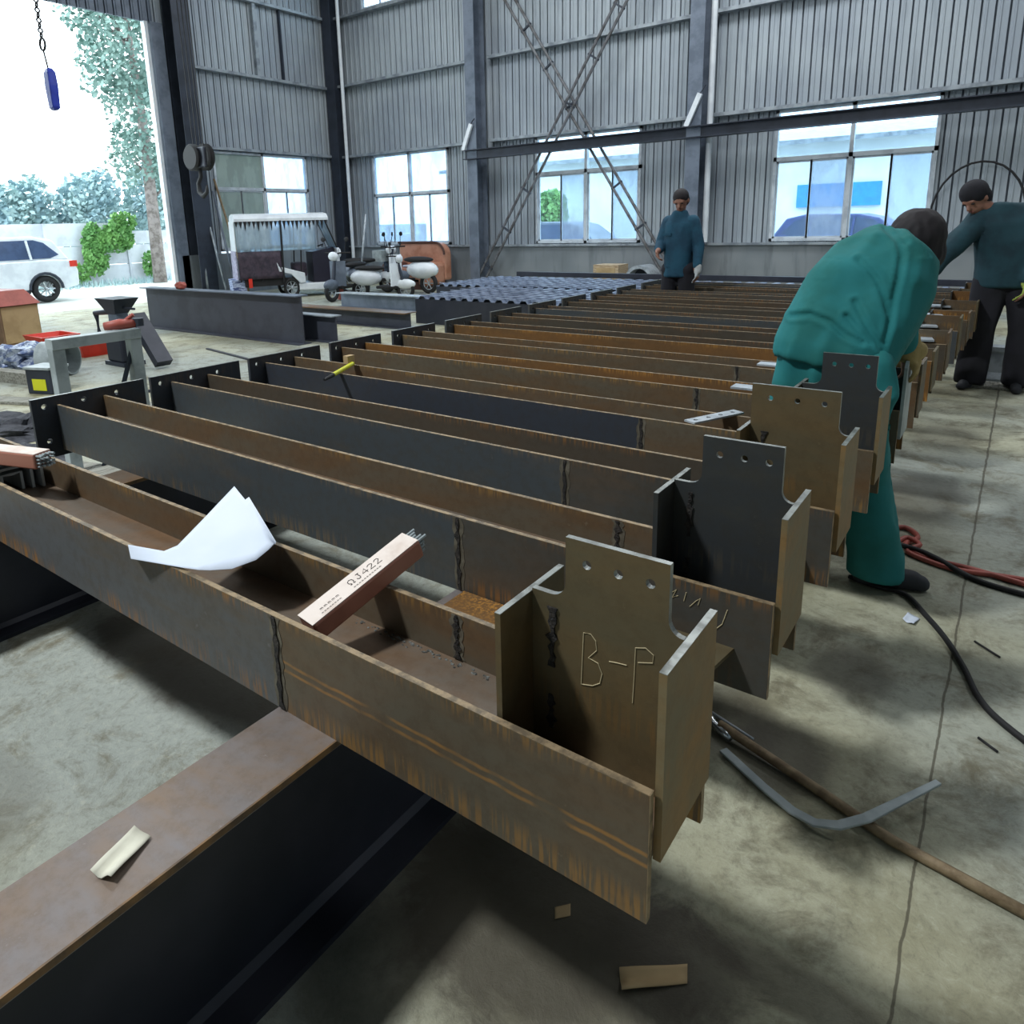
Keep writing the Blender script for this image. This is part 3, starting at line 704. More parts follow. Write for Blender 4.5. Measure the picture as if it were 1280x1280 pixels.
# crumpled foil bag
def blob(name,c,r,mat,label,cat,seed=1,amp=.25,n=18,m=12):
    from mathutils import noise
    mb=MB().ell((0,0,0),r,n,m); mb.v=[tuple(Vector(c)+Vector(v)*(1+amp*(noise.noise(Vector(v)*9/max(r)*.35+V(seed,0,0))))) for v in mb.v]
    mb.v=[(a,b,max(c_,.004)) for a,b,c_ in mb.v]
    return tag(obj(name,mb,M[mat]),label,cat)
M['foil']=simple('crumpled_silver_plastic',(190,200,214),.35,.4,(96,112,150),14,.4,.6,bump=1)
blob('plastic_bag',(-9.95,3.6,.14),(.42,.26,.16),'foil','crumpled silver plastic bag at the left edge','bag',3,.8)
M['oldwood']=simple('weathered_timber',(150,150,140),.85,0,(110,108,98),6,stretch=(8,1,8),bump=.4)
def plank(name,x0,y0,x1,y1,w,h,z,label,mat='oldwood',cat='timber',group=None):
    d=V(x1-x0,y1-y0,0); L=d.length; mt=Matrix.Translation((x0,y0,z))@Matrix.Rotation(math.atan2(d.y,d.x),4,'Z')
    return tag(obj(name,MB().box(0,L,-w/2,w/2,0,h,0,mt),M[mat],bevel=.004),label,cat,group)
plank('timber_beam',-9.9,3.0,-8.35,3.28,.14,.13,0,'weathered timber lying behind the dark tool box')
plank('timber_plank',-8.3,2.55,-6.3,3.4,.2,.03,0,'weathered board on the floor behind the second beam end')
plank('timber_plank',-6.2,1.7,-4.6,2.15,.35,.03,0,'pale broad board on the floor under the second beam')
plank('timber_plank',-4.9,2.55,-3.1,2.62,.22,.03,0,'pale board on the floor between the second and third beam')
plank('angle_iron',-7.6,2.9,-6.6,4.4,.03,.03,0,'thin dark bar on the floor beside the pipe ring','black','bar')
plank('angle_iron',-7.0,4.0,-5.9,3.2,.1,.05,0,'dark flat bar behind the trestle foot','black','bar')
plank('angle_iron',-9.0,5.6,-7.3,5.3,.04,.02,0,'thin dark rod in front of the big dark girder','black','bar')
plank('timber_plank',-2.35,1.52,-1.62,1.60,.10,.03,0,'pale strip of wood on the floor between first and second beam')
# debris: dark rags / scale heaps
M['rag']=simple('dark_oily_rag',(70,72,78),.9,0,(48,50,56),12,bump=.6)
blob('rag_heap',(-6.6,2.3,.04),(.5,.22,.09),'rag','dark crumpled sheet on the floor at the left edge','rag',5,.9)
blob('rag_heap',(-5.6,2.0,.02),(.35,.2,.05),'rag','flat dark rag left of the second beam end plate','rag',8,.8)
# ------------------------------------------------------------------ girders lying behind
def girder(x0,x1,y,h,w,label,mat='black',rim='column_d'):
    t=thing('steel_girder',label,'steel girder',((x0+x1)/2,y,0))
    obj('flange',MB().box(x0,x1,y-w/2,y+w/2,h-.016,h),M[rim],t); obj('flange',MB().box(x0,x1,y-w/2,y+w/2,0,.016),M[mat],t)
    obj('web',MB().box(x0,x1,y-.006,y+.006,.016,h-.016),M[mat],t); 
    return t
M['dkpaint']=simple('dark_grey_primer',(72,76,88),.5,.1,(60,62,72),2)
girder(-12.2,-8.04,6.55,.70,.24,'long deep dark girder standing on the left floor below the doorway','dkpaint','column')
girder(-9.4,-7.74,6.9,.39,.2,'short dark girder poking out behind the deep girder','dkpaint','girt')
girder(-11.4,-7.72,8.45,.26,.3,'low dark girder with a brown top behind the short girder','dkpaint','web')
girder(-11.35,-5.0,10.3,.30,.3,'long low grey girder in front of the scooters','column','palemetal')
blob('cloth_bundle',(-11.0,6.5,.76),(.12,.08,.06),'redhose','small red-brown bundle lying on top of the deep dark girder','bundle',2,.4)
# stacked profiled deck panels
def deck(x0,x1,y0,y1,z,label,seed):
    mb=MB(); r=random.Random(seed); n=int((x1-x0)/.22)
    pts=[]
    for i in range(n):
        a=x0+(x1-x0)*i/n; s=(x1-x0)/n
        pts += [(a,z),(a+s*.35,z),(a+s*.5,z+.045),(a+s*.85,z+.045)]
    pts.append((x1,z)); low=[(p[0],p[1]-.012) for p in reversed(pts)]
    t=thing('deck_panel',label,'steel deck panel',((x0+x1)/2,(y0+y1)/2,z),'stacked profiled deck panels behind the beams')
    obj('panel',mb.prism(pts+low,'y',y0,y1),M['deck'],t)
    b=MB()
    for i in range(int((y1-y0)/.28)):
        yy=y0+.1+i*.28; b.box(x0,x1,yy,yy+.03,z+.045,z+.055)
    obj('cross_bars',b,M['deck2'],t)
    obj('bearer',MB().box(x0,x1,y0,y0+.06,0,z-.012),M['black'],t); obj('bearer',MB().box(x0,x1,y1-.06,y1,0,z-.012),M['black'],t)
M['deck']=simple('bluish_galvanised_deck',(124,134,154),.45,.3,(84,94,114),5)
M['deck2']=simple('dark_bluish_bar',(150,160,178),.5,.3,(96,104,122),7)
deck(-8.1,-4.5,9.0,10.95,.42,'left front panel stack of bluish profiled steel, left of the beam ends',1)
deck(-9.4,-4.3,11.1,13.2,.42,'left back stack of bluish profiled steel panels below the crossed braces',2)
deck(-4.2,-.6,10.4,13.2,.42,'right stack of bluish profiled steel panels behind the farthest beams',3)
plank('angle_iron',-9.0,13.45,1.0,13.45,.08,.10,.45,'long black edge bar behind the deck panels','black','bar')
for o_ in [o for o in bpy.data.objects if o.name.startswith('angle_iron') and o.get('label','').startswith('long black')]:
    obj('leg',MB().box(-8.9,-8.82,13.41,13.49,0,.45),M['black'],o_); obj('leg',MB().box(.8,.88,13.41,13.49,0,.45),M['black'],o_)
# small things along the far wall
t=thing('wooden_box','open pale wooden box on the floor by the far wall dado','box',(-7.35,14.7,0))
obj('case',MB().box(-7.66,-7.05,14.5,15.0,0,.65),M['wood'],t); obj('opening',MB().box(-7.58,-7.13,14.49,14.5,.3,.58),M['kraft'],t)
t=thing('duct_elbow','short wide galvanised pipe lying against the far wall','pipe',(-6.62,14.7,0))
obj('pipe',MB().rings([[V(-6.62+q*math.cos(2*PI*i/28),yy,.32+q*math.sin(2*PI*i/28)) for i in range(28)] for q,yy in ((.32,14.6),(.32,15.2),(.25,15.2),(.25,14.6),(.32,14.6))],caps=False),M['palemetal'],t,smooth='auto')
obj('inside',MB().rings([[V(-6.62+.25*math.cos(2*PI*i/28),yy,.32+.25*math.sin(2*PI*i/28)) for i in range(28)] for yy in (14.9,14.92)]),M['column_d'],t)
t=thing('steel_block','pale flanged steel block on the floor behind the right worker\'s boots','block',(-.08,8.4,0))
obj('block',MB().rings([[V(-.08+a*w_,8.35+b*w_*.6,z_) for a,b in ((-1,-1),(1,-1),(1,1),(-1,1))] for w_,z_ in ((.19,.0),(.19,.03),(.13,.09),(.11,.27),(.13,.29),(.13,.33),(.08,.34))]),M['palemetal'],t)
plank('timber_plank',-.3,8.0,.15,8.0,.25,.03,0,'pale board under the flanged steel block','oldwood')
# crane hook block by the left column
t=thing('hook_block','dark crane hook block hanging beside the doorway column','crane hook',(-15.4,9.95,3.0))
for x_ in (-15.5,-15.25): obj('sheave',MB().lathe([(.05,-.09),(.26,-.09),(.30,-.05),(.25,0),(.30,.05),(.26,.09),(.05,.09)],(x_,9.85 if x_<-15.4 else 10.0,3.28),'y'),M['rubber'],t,smooth='auto')
obj('cheek_plate',MB().box(-15.68,-15.08,9.86,9.98,3.05,3.5),M['black'],t,bevel=.03)
obj('hook',MB().tube([(-15.38,9.92,3.05),(-15.38,9.92,2.85),(-15.5,9.92,2.72),(-15.5,9.92,2.52),(-15.36,9.92,2.42),(-15.2,9.92,2.5),(-15.17,9.92,2.66)],[.04,.045,.05,.06,.06,.045,.02],10),M['rubber'],t,smooth=True)
for x_ in (-15.55,-15.4,-15.25,-15.15): obj('cable',MB().tube([(x_,9.92,3.4),(x_-.02,9.92,9.15)],.012,5),M['rubber'],t)
# chain with blue pendant
t=thing('pendant_chain','blue pendant control hanging on a chain in the doorway','pendant',(-13,5.8,3.6))
m=MB()
for i in range(60):
    z_=4.75+i*.075; m.torus((-13,5.8,z_),.034,.014,'x' if i%2 else 'y',8,5)
obj('chain',m,M['rubber'],t); obj('swivel',MB().torus((-13,5.8,4.62),.09,.018,'y',14,6),M['rubber'],t); obj('cord',MB().tube([(-13,5.8,4.52),(-13,5.83,4.25)],.014,6),M['rubber'],t)
obj('handset',MB().rings([[V(-13+a*w_,5.84+b*w_*.7,z_) for a,b in ((-1,-1),(1,-1),(1,1),(-1,1))] for w_,z_ in ((.05,3.62),(.085,3.66),(.10,4.0),(.09,4.2),(.05,4.27))]),M['blue'],t,bevel=.02)
# ropes and poles leaning by the left column
for i,(a,b,l,m_) in enumerate((((-16.2,10.3,.0),(-16.45,10.4,2.35),'grey tube standing against the doorway column','girt'),((-15.75,10.55,.0),(-16.42,10.6,2.2),'slanted pale tube leaning against the doorway column','girt'),((-15.7,10.8,0),(-16.45,10.9,2.6),'thin rod leaning between column and left window','column'),((-15.4,10.95,0),(-16.5,11.0,2.9),'thin brown rod leaning next to the left window','pipebrown'))):
    wand('leaning_tube',[a,b],.028,m_,l,'tube')
t=blob('cloth_bundle',(-14.2,9.0,.14),(.28,.2,.16),'foil','white crumpled bundle on the floor behind the deep girder','bundle',9,.5)

# ------------------------------------------------------------------ vehicles inside
def wheel(c,R,w,parent,axis='x',rim='palemetal',spokes=7,name='wheel'):
    """axis = wheel axle direction"""
    t=obj(name,MB().torus(c,R-w*.5,w*.5,axis,28,10,sx=1.15),M['rubber'],parent,smooth=True)
    r=MB(); q=R-w*.95
    r.torus(c,q,w*.16,axis,24,6)
    for i in range(spokes):
        a=2*PI*i/spokes; u=V(0,math.cos(a),math.sin(a)) if axis=='x' else V(math.cos(a),0,math.sin(a))
        r.tube([Vector(c)+u*.02,Vector(c)+u*q],.012+R*.02,5)
    r.ell(c,R*.2,8,6); obj('rim',r,M[rim],t); return t
def trike():
    x0,x1,y0,y1=-15.95,-13.0,10.75,11.75
    t=thing('passenger_trike','white and dark covered three-wheeled passenger vehicle in the corner','tricycle',(-14.4,11.2,0))
    rf=MB(); rf.rings([[V(x0+.05+a,y,z) for y,z in ((y0-.03,1.93),(y0+.1,2.02),((y0+y1)/2,2.06),(y1-.1,2.02),(y1+.03,1.93),(y1+.03,1.87),(y0-.03,1.87))] for a in (0,.7,2.0,2.72)])
    obj('roof',rf,M['white'],t,smooth='auto')
    for x,xb in ((x0+.12,x0+.1),(x0+.75,x0+.72),(x0+1.95,x0+1.85)):
        for y in (y0+.03,y1-.03): obj('roof_post',MB().tube([(x,y,1.88),(xb,y,.45)],.022,6),M['rubber'],t)
    obj('windscreen_frame',MB().tube([(x1-.28,y0+.05,1.88),(x1+.08,y0+.08,1.15),(x1+.08,y1-.08,1.15),(x1-.28,y1-.05,1.88)],.022,6),M['rubber'],t)
    obj('windscreen',MB().box(-.004,.004,y0+.1,y1-.1,-.38,.38,0,Matrix.Translation((x1-.1,0,1.5))@Matrix.Rotation(-.46,4,'Y')),M['plastic_film'],t)
    # rear side panel (white top, grey quilt)
    obj('rear_panel',MB().box(x0+.02,x0+.04,y0,y1,1.18,1.88),M['white'],t)
    obj('rear_skirt',MB().box(x0,x0+.03,y0,y1,.5,1.18),simple('quilted_grey_cover',(166,164,184),.7,0,(110,108,130),14),t)
    rows=[]
    for z in (1.87,1.6,1.35,1.16): rows.append([V(x0+.06+2.3*i/30,y0+.015*math.sin(i*1.7),z) for i in range(31)])
    solidify(link('clear_curtain',grid_mb(rows).mesh('c'),[M['plastic_film']],t,smooth=True),.004)
    rows=[]
    for z in (1.16,1.0,.8,.6,.5): rows.append([V(x0+.06+1.25*i/16,y0-.01+.02*math.sin(i*1.1+z*9),z) for i in range(17)])
    dk=simple('dark_quilted_cover',(66,54,66),.7,0,(44,38,50),8)
    solidify(link('dark_curtain',grid_mb(rows).mesh('c'),[dk],t,smooth=True),.01)
    obj('rear_seat',MB().box(x0+.4,x0+1.2,y0+.15,y1-.15,.45,.75),dk,t,bevel=.05); obj('seat_back',MB().box(x0+.35,x0+.5,y0+.15,y1-.15,.75,1.2),dk,t,bevel=.05)
    obj('driver_seat',MB().box(x0+1.7,x0+2.1,y0+.25,y1-.25,.5,.85),dk,t,bevel=.05)
    obj('apron',MB().rings([[V(x0+2.25,y,z) for y,z in ((y0+.1,.35),(y1-.1,.35),(y1-.1,1.1),(y0+.1,1.1))],[V(x1+.0,y,z) for y,z in ((y0+.2,.3),(y1-.2,.3),(y1-.2,1.2),(y0+.2,1.2))]]),simple('dark_front_apron',(34,32,48),.5),t)
    obj('floor_pan',MB().prism([(x0+1.75,.18),(x1-.1,.15),(x1+.1,.3),(x1+.12,1.18),(x1+.04,1.18),(x1+.0,.38),(x1-.2,.34),(x0+1.75,.34)],'y',y0,y1),M['white'],t,bevel=.02)
    obj('rear_fender',MB().prism([(x0+1.12,.92),(x0+1.25,.78),(x0+1.7,.66),(x0+1.95,.6),(x0+1.97,.36),(x0+1.8,.35),(x0+1.55,.58),(x0+1.2,.66)],'y',y0-.03,y0+.06),M['white'],t,bevel=.015)
    obj('body_tub',MB().box(x0+.2,x0+1.75,y0+.06,y1-.06,.32,.5),M['rubber'],t)
    obj('rear_basket',MB().prism([(x0-.12,.1),(x0+.22,.1),(x0+.28,.5),(x0-.16,.5)],'y',y0+.1,y1-.1),simple('blue_white_striped_bundle',(176,188,214),.7,0,(60,74,120),16,.45,.55,stretch=(.4,.4,3)),t)
    obj('tail_lamp',MB().box(x0+.3,x0+.4,y0-.02,y0+.05,.3,.52),M['red'],t)
    obj('handlebar',MB().tube([(x1-.35,y0+.25,1.22),(x1-.25,(y0+y1)/2,1.27),(x1-.35,y1-.25,1.22)],.018,6),M['rubber'],t)
    obj('mirror',MB().ell((x1+.1,y0-.05,1.05),(.04,.07,.11)),M['white'],t)
    wheel((x0+1.55,y0+.05,.25),.25,.09,t,'y'); wheel((x0+1.55,y1-.05,.25),.25,.09,t,'y'); wheel((x1-.05,(y0+y1)/2,.25),.25,.09,t,'y')
    fr=MB()
    for i in range(22):
        x=x0+.1+i*(x1-x0-.35)/21; fr.add([V(x-.05,y0-.02,1.88),V(x+.05,y0-.02,1.88),V(x,y0-.02,1.74-.05*(i%3))],[(0,1,2)])
    solidify(obj('fringe',fr,M['rubber'],t),.006)
    obj('centre_post',MB().tube([(x0+1.35,y0-.02,1.88),(x0+1.32,y0-.02,.4)],.03,6),M['rubber'],t)
    t.rotation_euler=(0,0,math.radians(62)); t.location=(-14.35,11.35,0); t.scale=(.80,.92,.97)
trike()
def scooter(x,y,ang,label,col,sc=1.,basket=False,group='parked scooters and bikes'):
    """scooter facing local -y; placed at x,y"""
    t=thing('motor_scooter',label,'scooter',(0,0,0)); R_=Matrix.Translation((x,y,0))@Matrix.Rotation(ang,4,'Z')@Matrix.Scale(sc,4)
    def P(n,mb,m,**k): mb.v=[tuple(R_@Vector(v)) for v in mb.v]; return obj(n,mb,m if not isinstance(m,str) else M[m],t,**k)
    def W(yy):
        m=MB().torus((0,yy,.23),.185,.048,'x',24,8); w=P('wheel',m,'rubber',smooth=True)
        r=MB().torus((0,yy,.23),.14,.012,'x',20,6); 
        for i in range(6):
            a=PI*i/3; r.tube([(0,yy,.23),(0,yy+.14*math.cos(a),.23+.14*math.sin(a))],.012,5)
        r.v=[tuple(R_@Vector(v)) for v in r.v]; obj('rim',r,M['palemetal'],w)
    W(-.6); W(.58)
    P('front_shield',MB().rings([[V(a*.2,-.47+abs(a)*.12,z) for a in (-1,-.5,0,.5,1)]+[V(a*.18,-.40+abs(a)*.1,z) for a in (1,0,-1)] for z in (.32,.6,.85)]),col,smooth='auto')
    P('front_fender',MB().ell((0,-.6,.36),(.08,.26,.12)),col,smooth=True)
    P('floorboard',MB().box(-.16,.16,-.42,.1,.26,.33),'rubber',bevel=.02)
    P('rear_body',MB().ell((0,.42,.52),(.19,.42,.2)),col,smooth=True)
    P('seat',MB().ell((0,.32,.74),(.15,.4,.07)),'rubber',smooth=True)
    P('steering_column',MB().tube([(0,-.58,.3),(0,-.4,.98)],.04,8),'column_d')
    P('handlebar',MB().tube([(-.33,-.30,1.02),(-.15,-.38,1.02),(0,-.42,1.0),(.15,-.38,1.02),(.33,-.30,1.02)],.018,6),'rubber')
    P('headlamp',MB().ell((0,-.47,.95),(.12,.08,.1)),'white',smooth=True)
    for s_ in (-1,1): P('mirror',MB().tube([(.22*s_,-.35,1.02),(.28*s_,-.38,1.25)],.008,5).ell((.3*s_,-.38,1.3),(.06,.015,.05)),'rubber')
    if basket: P('basket',MB().box(-.17,.17,-.85,-.58,.7,.95),'greymetal')
    return t
scooter(-12.35,11.45,.2,'slim dark electric bike parked beside the covered trike','column',1.05)
scooter(-12.9,12.85,PI-.5,'blue-grey scooter parked in front of the far corner','column',1.1)
scooter(-11.55,11.75,1.9,'white rounded scooter with a red and yellow rear near the grey girder','white',.95)
scooter(-12.0,13.1,-1.5,'white and black scooter parked left of the orange armchair','white',1.1,True)
# extra parts: poles with handlebars, yellow lamp, red stand
wand('leaning_tube',[(-12.45,11.9,.2),(-12.2,12.0,1.9)],.02,'palemetal','thin upright rod among the parked scooters','tube')
tag(obj('paint_can',MB().lathe([(.06,.3),(.09,.3),(.09,.5),(.06,.5)],(-12.45,11.35,0)),M['yellow']),'yellow can hanging behind the white rounded scooter','can')
t=tag(obj('fire_extinguisher',MB().tube([(-12.35,11.2,.02),(-12.35,11.2,.42),(-12.35,11.2,.5)],[.07,.07,.03],12),M['redhose'],smooth='auto'),'red cylinder standing left of the white rounded scooter','cylinder')
# armchair
def armchair():
    t=thing('armchair','large orange-brown leather armchair under the second window','armchair',(-12.85,14.2,0)); L_=simple('tan_leather',(192,140,116),.45,0,(168,114,90),3); d=simple('dark_leather_piping',(84,54,46),.5)
    x0,x1=-13.6,-12.0
    pts=[(x0,.2),(x1,.2),(x1,.85)]+[(x1-.32+.32*math.cos(PI/2*i/6),.85+.32*math.sin(PI/2*i/6)) for i in range(1,7)]+[(x0,1.17)]
    obj('backrest',MB().prism(pts,'y',14.55,14.85),L_,t,bevel=.06)
    obj('piping',MB().tube([(x0,14.54,1.18)]+[(p[0],14.54,p[1]+.01) for p in reversed(pts[2:-1])],.03,8),d,t)
    obj('seat',MB().box(x0+.2,x1-.2,13.85,14.55,.25,.55),L_,t,bevel=.07)
    for a,b in ((x0,x0+.32),(x1-.32,x1)): obj('arm',MB().box(a,b,13.8,14.6,.1,.68),L_ if a>x0+.1 else d,t,bevel=.1)
    obj('base',MB().box(x0+.1,x1-.1,13.9,14.7,0,.2),d,t)
    return t
armchair()
tag(obj('folded_paper',MB().box(-12.95,-12.4,13.95,14.3,.56,.62,0,Matrix.Rotation(0,4,'X')),M['paper'],bevel=.02),'white folded cloth on the seat of the armchair','cloth')
# ================================================================== OUTSIDE
def car(x,yr,ang,label,col,win='darkglass'):
    t=thing('parked_car',label,'car',(x,yr,0)); R_=Matrix.Translation((x,yr,0))@Matrix.Rotation(ang,4,'Z')
    def P(n,mb,m,par=t,**k): mb.v=[tuple(R_@Vector(v)) for v in mb.v]; return obj(n,mb,m if not isinstance(m,str) else M[m],par,**k)
    # local: +y towards the tail, rear wheel at y=0, front wheel at y=-2.65, width 1.8
    low=[(-3.55,.35),(-3.6,.7),(-3.35,.88),(-2.5,1.0),(.2,1.05),(.72,1.02),(.82,.75),(.8,.38)]
    arch=lambda c:[(c+.38*math.cos(PI*i/8),.33+.38*math.sin(PI*i/8)) for i in range(9)]
    out=low+[(.45,.3)]+arch(0)+arch(-2.65)+[(-3.2,.28)]
    P('body',MB().prism(out,'x',-.9,.9),col,bevel=.05)
    top=[(-2.45,.98),(-1.75,1.5),(-1.3,1.6),(-.1,1.62),(.35,1.52),(.66,1.03)]
    P('cabin',MB().rings([[V(s*(.86-.12*max(0,(z-1)/.6)),y_,z) for y_,z in top] for s in (-1,1)]),col,bevel=.04)
    w=[(-2.15,1.06),(-1.65,1.45),(-1.25,1.52),(-.1,1.53),(.12,1.46),(.42,1.16),(.2,1.08)]
    for s in (-1,1):
        P('side_window',MB().rings([[V(s*(.862+o_-.12*max(0,(z-1)/.6)),y_,z) for y_,z in w] for o_ in (-.01,.012)]),win)
        for yy in (-1.2,-.25): P('pillar',MB().tube([(s*.885,yy,1.06),(s*.80,yy-.03,1.52)],.03,5),col)
    P('rear_window',MB().rings([[V(a*.68,.36+.008,1.5),V(a*.72,.665,1.08)]+[V(a*.72,.64,1.08),V(a*.68,.33,1.5)] for a in (-1,1)]),win)
    for s in (-1,1): P('tail_lamp',MB().box(s*.88-.06,s*.88+.02*s+.02,.62,.80,.85,1.0),'red')
    for s in (-1,1):
        for yy in (0,-2.65):
            c=V(s*.82,yy,.335); q=MB().torus(c,.26,.075,'x',28,10,sx=1.3); ww=P('wheel',q,'rubber',smooth=True)
            r_=MB().torus(c,.19,.02,'x',24,6)
            for i in range(10):
                a=2*PI*i/10; r_.tube([c+V(s*.07,0,0),c+V(s*.07,.19*math.cos(a),.19*math.sin(a))],.018,5)
            r_.ell(c+V(s*.07,0,0),.045,8,6); P('rim',r_,'chrome',ww)
            P('wheel_arch',MB().tube([(s*.905,yy+.385*math.cos(PI*i/10),.335+.385*math.sin(PI*i/10)) for i in range(11)],.035,6),'column_d')
    P('sill',MB().box(-.91,.91,-2.2,-.42,.22,.32),'column_d')
car(-20.25,7.85,0,'white car parked in the yard outside the doorway',M['white'])
M['carblue']=simple('dark_blue_car_paint',(70,84,140),.3)
car(-4.6,20.5,PI/2,'dark blue and white car seen through the right window',M['carblue'])
car(-13.3,21.5,PI/2,'grey car seen through the middle window',M['column'])
# yard wall of precast panels with ivy
t=thing('yard_wall','pale concrete panel wall across the yard','wall',(-24.6,12,0)); M['yw']=simple('pale_precast_panels',(204,208,214),.8,0,(182,186,194),1.5)
for i in range(14):
    y0=-8+i*2.6; h=2.0 if y0<11.3 else 1.72
    for z0,z1 in ((0,.62),(.64,1.26),(1.28,h)): obj('panel',MB().box(-24.7,-24.6,y0,y0+2.52,z0,z1),M['yw'],t)
    obj('post',MB().box(-24.75,-24.55,y0+2.52,y0+2.6,0,h),M['yw'],t)
def leaves(mb,c,r,n,s,rnd,shape='ell'):
    for _ in range(n):
        while True:
            p_=V(rnd.uniform(-1,1),rnd.uniform(-1,1),rnd.uniform(-1,1))
            if p_.length<1 and (p_.length>.35 or rnd.random()<.3): break
        q=Vector(c)+V(p_.x*r[0],p_.y*r[1],p_.z*r[2]); a=Vector((rnd.gauss(0,1),rnd.gauss(0,1),rnd.gauss(0,1))).normalized(); b=a.orthogonal().normalized()
        w=s*rnd.uniform(.6,1.2); a*=w; b*=w*.6
        mb.add([q-a,q-b,q+a,q+b],[(0,1,2,3)])
rnd=random.Random(11)
iv=MB()
for yy,zz,ry,rz,n in ((11.55,1.15,.45,.9,900),(12.3,1.5,.6,.5,700),(13.35,.55,.25,.5,260),(10.9,.4,.5,.35,260),(12.6,2.0,.5,.35,300)): leaves(iv,(-24.37,yy,zz),(.12,ry,rz),n,.09,rnd)
tag(obj('ivy',iv,M['ivy']),'green ivy climbing over the concrete yard wall','ivy')
def tree(name,x,y,h,label,clusters,leafm,n,s,tr=.25,group=None):
    t=thing(name,label,'tree',(x,y,0),group)
    b=MB().tube([(x,y,0),(x+.05,y+.05,h*.4),(x,y-.1,h*.85)],[tr,tr*.7,tr*.15],10)
    for (cx,cy,cz,rx,ry,rz) in clusters: b.tube([(x,y,max(.5,min(cz-rz*.6,h*.6))),(cx,cy,cz)],[tr*.3,tr*.06],5)
    obj('trunk',b,M['bark'],t,smooth=True); m=MB()
    tot=sum(c[3]*c[4]*c[5] for c in clusters)
    for c in clusters: leaves(m,c[:3],c[3:],int(n*c[3]*c[4]*c[5]/tot)+30,s,rnd)
    obj('foliage',m,leafm,t)
tree('poplar_tree',-23.2,13.0,12,'tall poplar with pale leaves just left of the door frame',
 [(-23.2,13.4,5.2,1.6,1.3,1.8),(-23.2,13.2,7.4,1.7,1.7,1.8),(-23.3,13,9.6,1.6,2.0,1.9),(-23.2,12.0,6.6,1.0,.7,1.2),(-23.2,11.6,8.6,1.0,.8,1.3),(-23.3,12.6,4.0,1.2,.7,.9),(-23.3,14.0,3.4,1.2,.8,1.2),(-23.3,11.3,10.3,1.2,.9,1.2)],M['leaf'],9500,.10,.22)
for i,(y,h,l) in enumerate(((8.3,3.6,'pale bush beyond the yard wall at the left edge of the photo'),(10.6,3.1,'low pale bush beyond the yard wall above the white car'),(13.0,3.4,'pale bush beyond the yard wall above the ivy'),(15.6,3.9,'pale bush beyond the yard wall beside the poplar'),(18.5,4.4,'taller pale bush beyond the yard wall hidden by the door frame'))):
    tree('hedge_bush',-27.5-.4*(i%2),y,h,l,[(-27.5,y,h*.62,1.2,1.22,h*.5),(-27.6,y+.5,h*.85,1,.7,h*.35),(-27.3,y-.5,h*.72,1,.7,h*.38)],M['leaf_pale'],3200,.12,.12,'bushes beyond the yard wall')
tree('shade_tree',-14.6,24,3.2,'green tree seen through the middle window',[(-14.6,24,1.7,.75,.8,1.0),(-14.4,24,2.3,.5,.6,.5)],M['ivy'],2200,.10,.10)
g=MB()
for q in range(900):
    y=rnd.uniform(8,14.5); x=-24.4+rnd.uniform(0,1.1)**2*.9; h=rnd.uniform(.06,.28); a=rnd.uniform(0,PI); d=V(math.cos(a),math.sin(a),0)*.02
    g.add([V(x,y,-.01)-d,V(x,y,-.01)+d,V(x+rnd.uniform(-.08,.08),y+rnd.uniform(-.08,.08),h)],[(0,1,2)])
o=obj('grass_verge',g,M['leaf_pale']); tag(o,'pale dry grass along the foot of the yard wall','grass'); o['kind']='stuff'
# building across the lane
t=thing('lane_building','white building with an eave and blue signboard across the back lane','building',(-5,27,0)); M['bw']=simple('white_render',(236,238,236),.8,0,(226,228,226),1)
obj('wall',MB().box(-22,12,27,27.2,0,4.0),M['bw'],t); obj('wall',MB().box(-22,12,27.2,35,0,3.9),M['bw'],t)
obj('eave',MB().prism([(26.5,3.9),(26.5,4.05),(35,5.2),(35,5.05)],'x',-22,12),M['girt'],t)
obj('signboard',MB().box(-6.45,-3.9,26.9,27.0,1.85,2.6),simple('bright_blue_sign',(40,150,214),.5),t); obj('window',MB().box(-1.6,-.9,26.95,27.0,1.0,2.6),M['girt'],t)
# ================================================================== PEOPLE
from mathutils import noise as NZ
M['skin']=simple('skin',(150,108,90),.55,0,(138,96,80),9)
M['teal']=simple('teal_work_cloth',(26,116,118),.85,0,(20,102,98),3)
M['teal_d']=simple('dark_teal_work_cloth',(30,66,76),.85,0,(26,54,64),5)
M['denim']=simple('petrol_blue_work_cloth',(28,78,100),.85,0,(22,62,84),5)
M['dark']=simple('near_black_cloth',(30,30,38),.9,0,(24,24,30),6)
M['hair']=simple('black_hair',(24,19,23),.75,0,(30,24,28),20)
M['glove']=simple('tan_work_glove',(166,146,98),.9,0,(140,120,78),12,bump=.4)
M['whiteglove']=simple('pale_glove',(190,196,196),.9)
M['shoe']=simple('dark_grey_shoe',(50,52,58),.7)
def cap(mb,p0,p1,r0,r1,n=12):
    p0,p1=Vector(p0),Vector(p1); d=(p1-p0).normalized(); a=d.orthogonal().normalized(); b=d.cross(a); rs=[]
    for k in range(4): t=-PI/2+PI/2*(k+.6)/4; rs.append((p0+d*r0*math.sin(t),r0*math.cos(t)))
    rs.append((p0,r0)); rs.append((p1,r1))
    for k in range(1,4): t=PI/2*(k+.0)/3.6; rs.append((p1+d*r1*math.sin(t),r1*math.cos(t)))
    return mb.rings([[c+q*(a*math.cos(2*PI*i/n)+b*math.sin(2*PI*i/n)) for i in range(n)] for c,q in rs])
def limb(mb,pts,rs):
    for i in range(len(pts)-1): cap(mb,pts[i],pts[i+1],rs[i],rs[i+1])
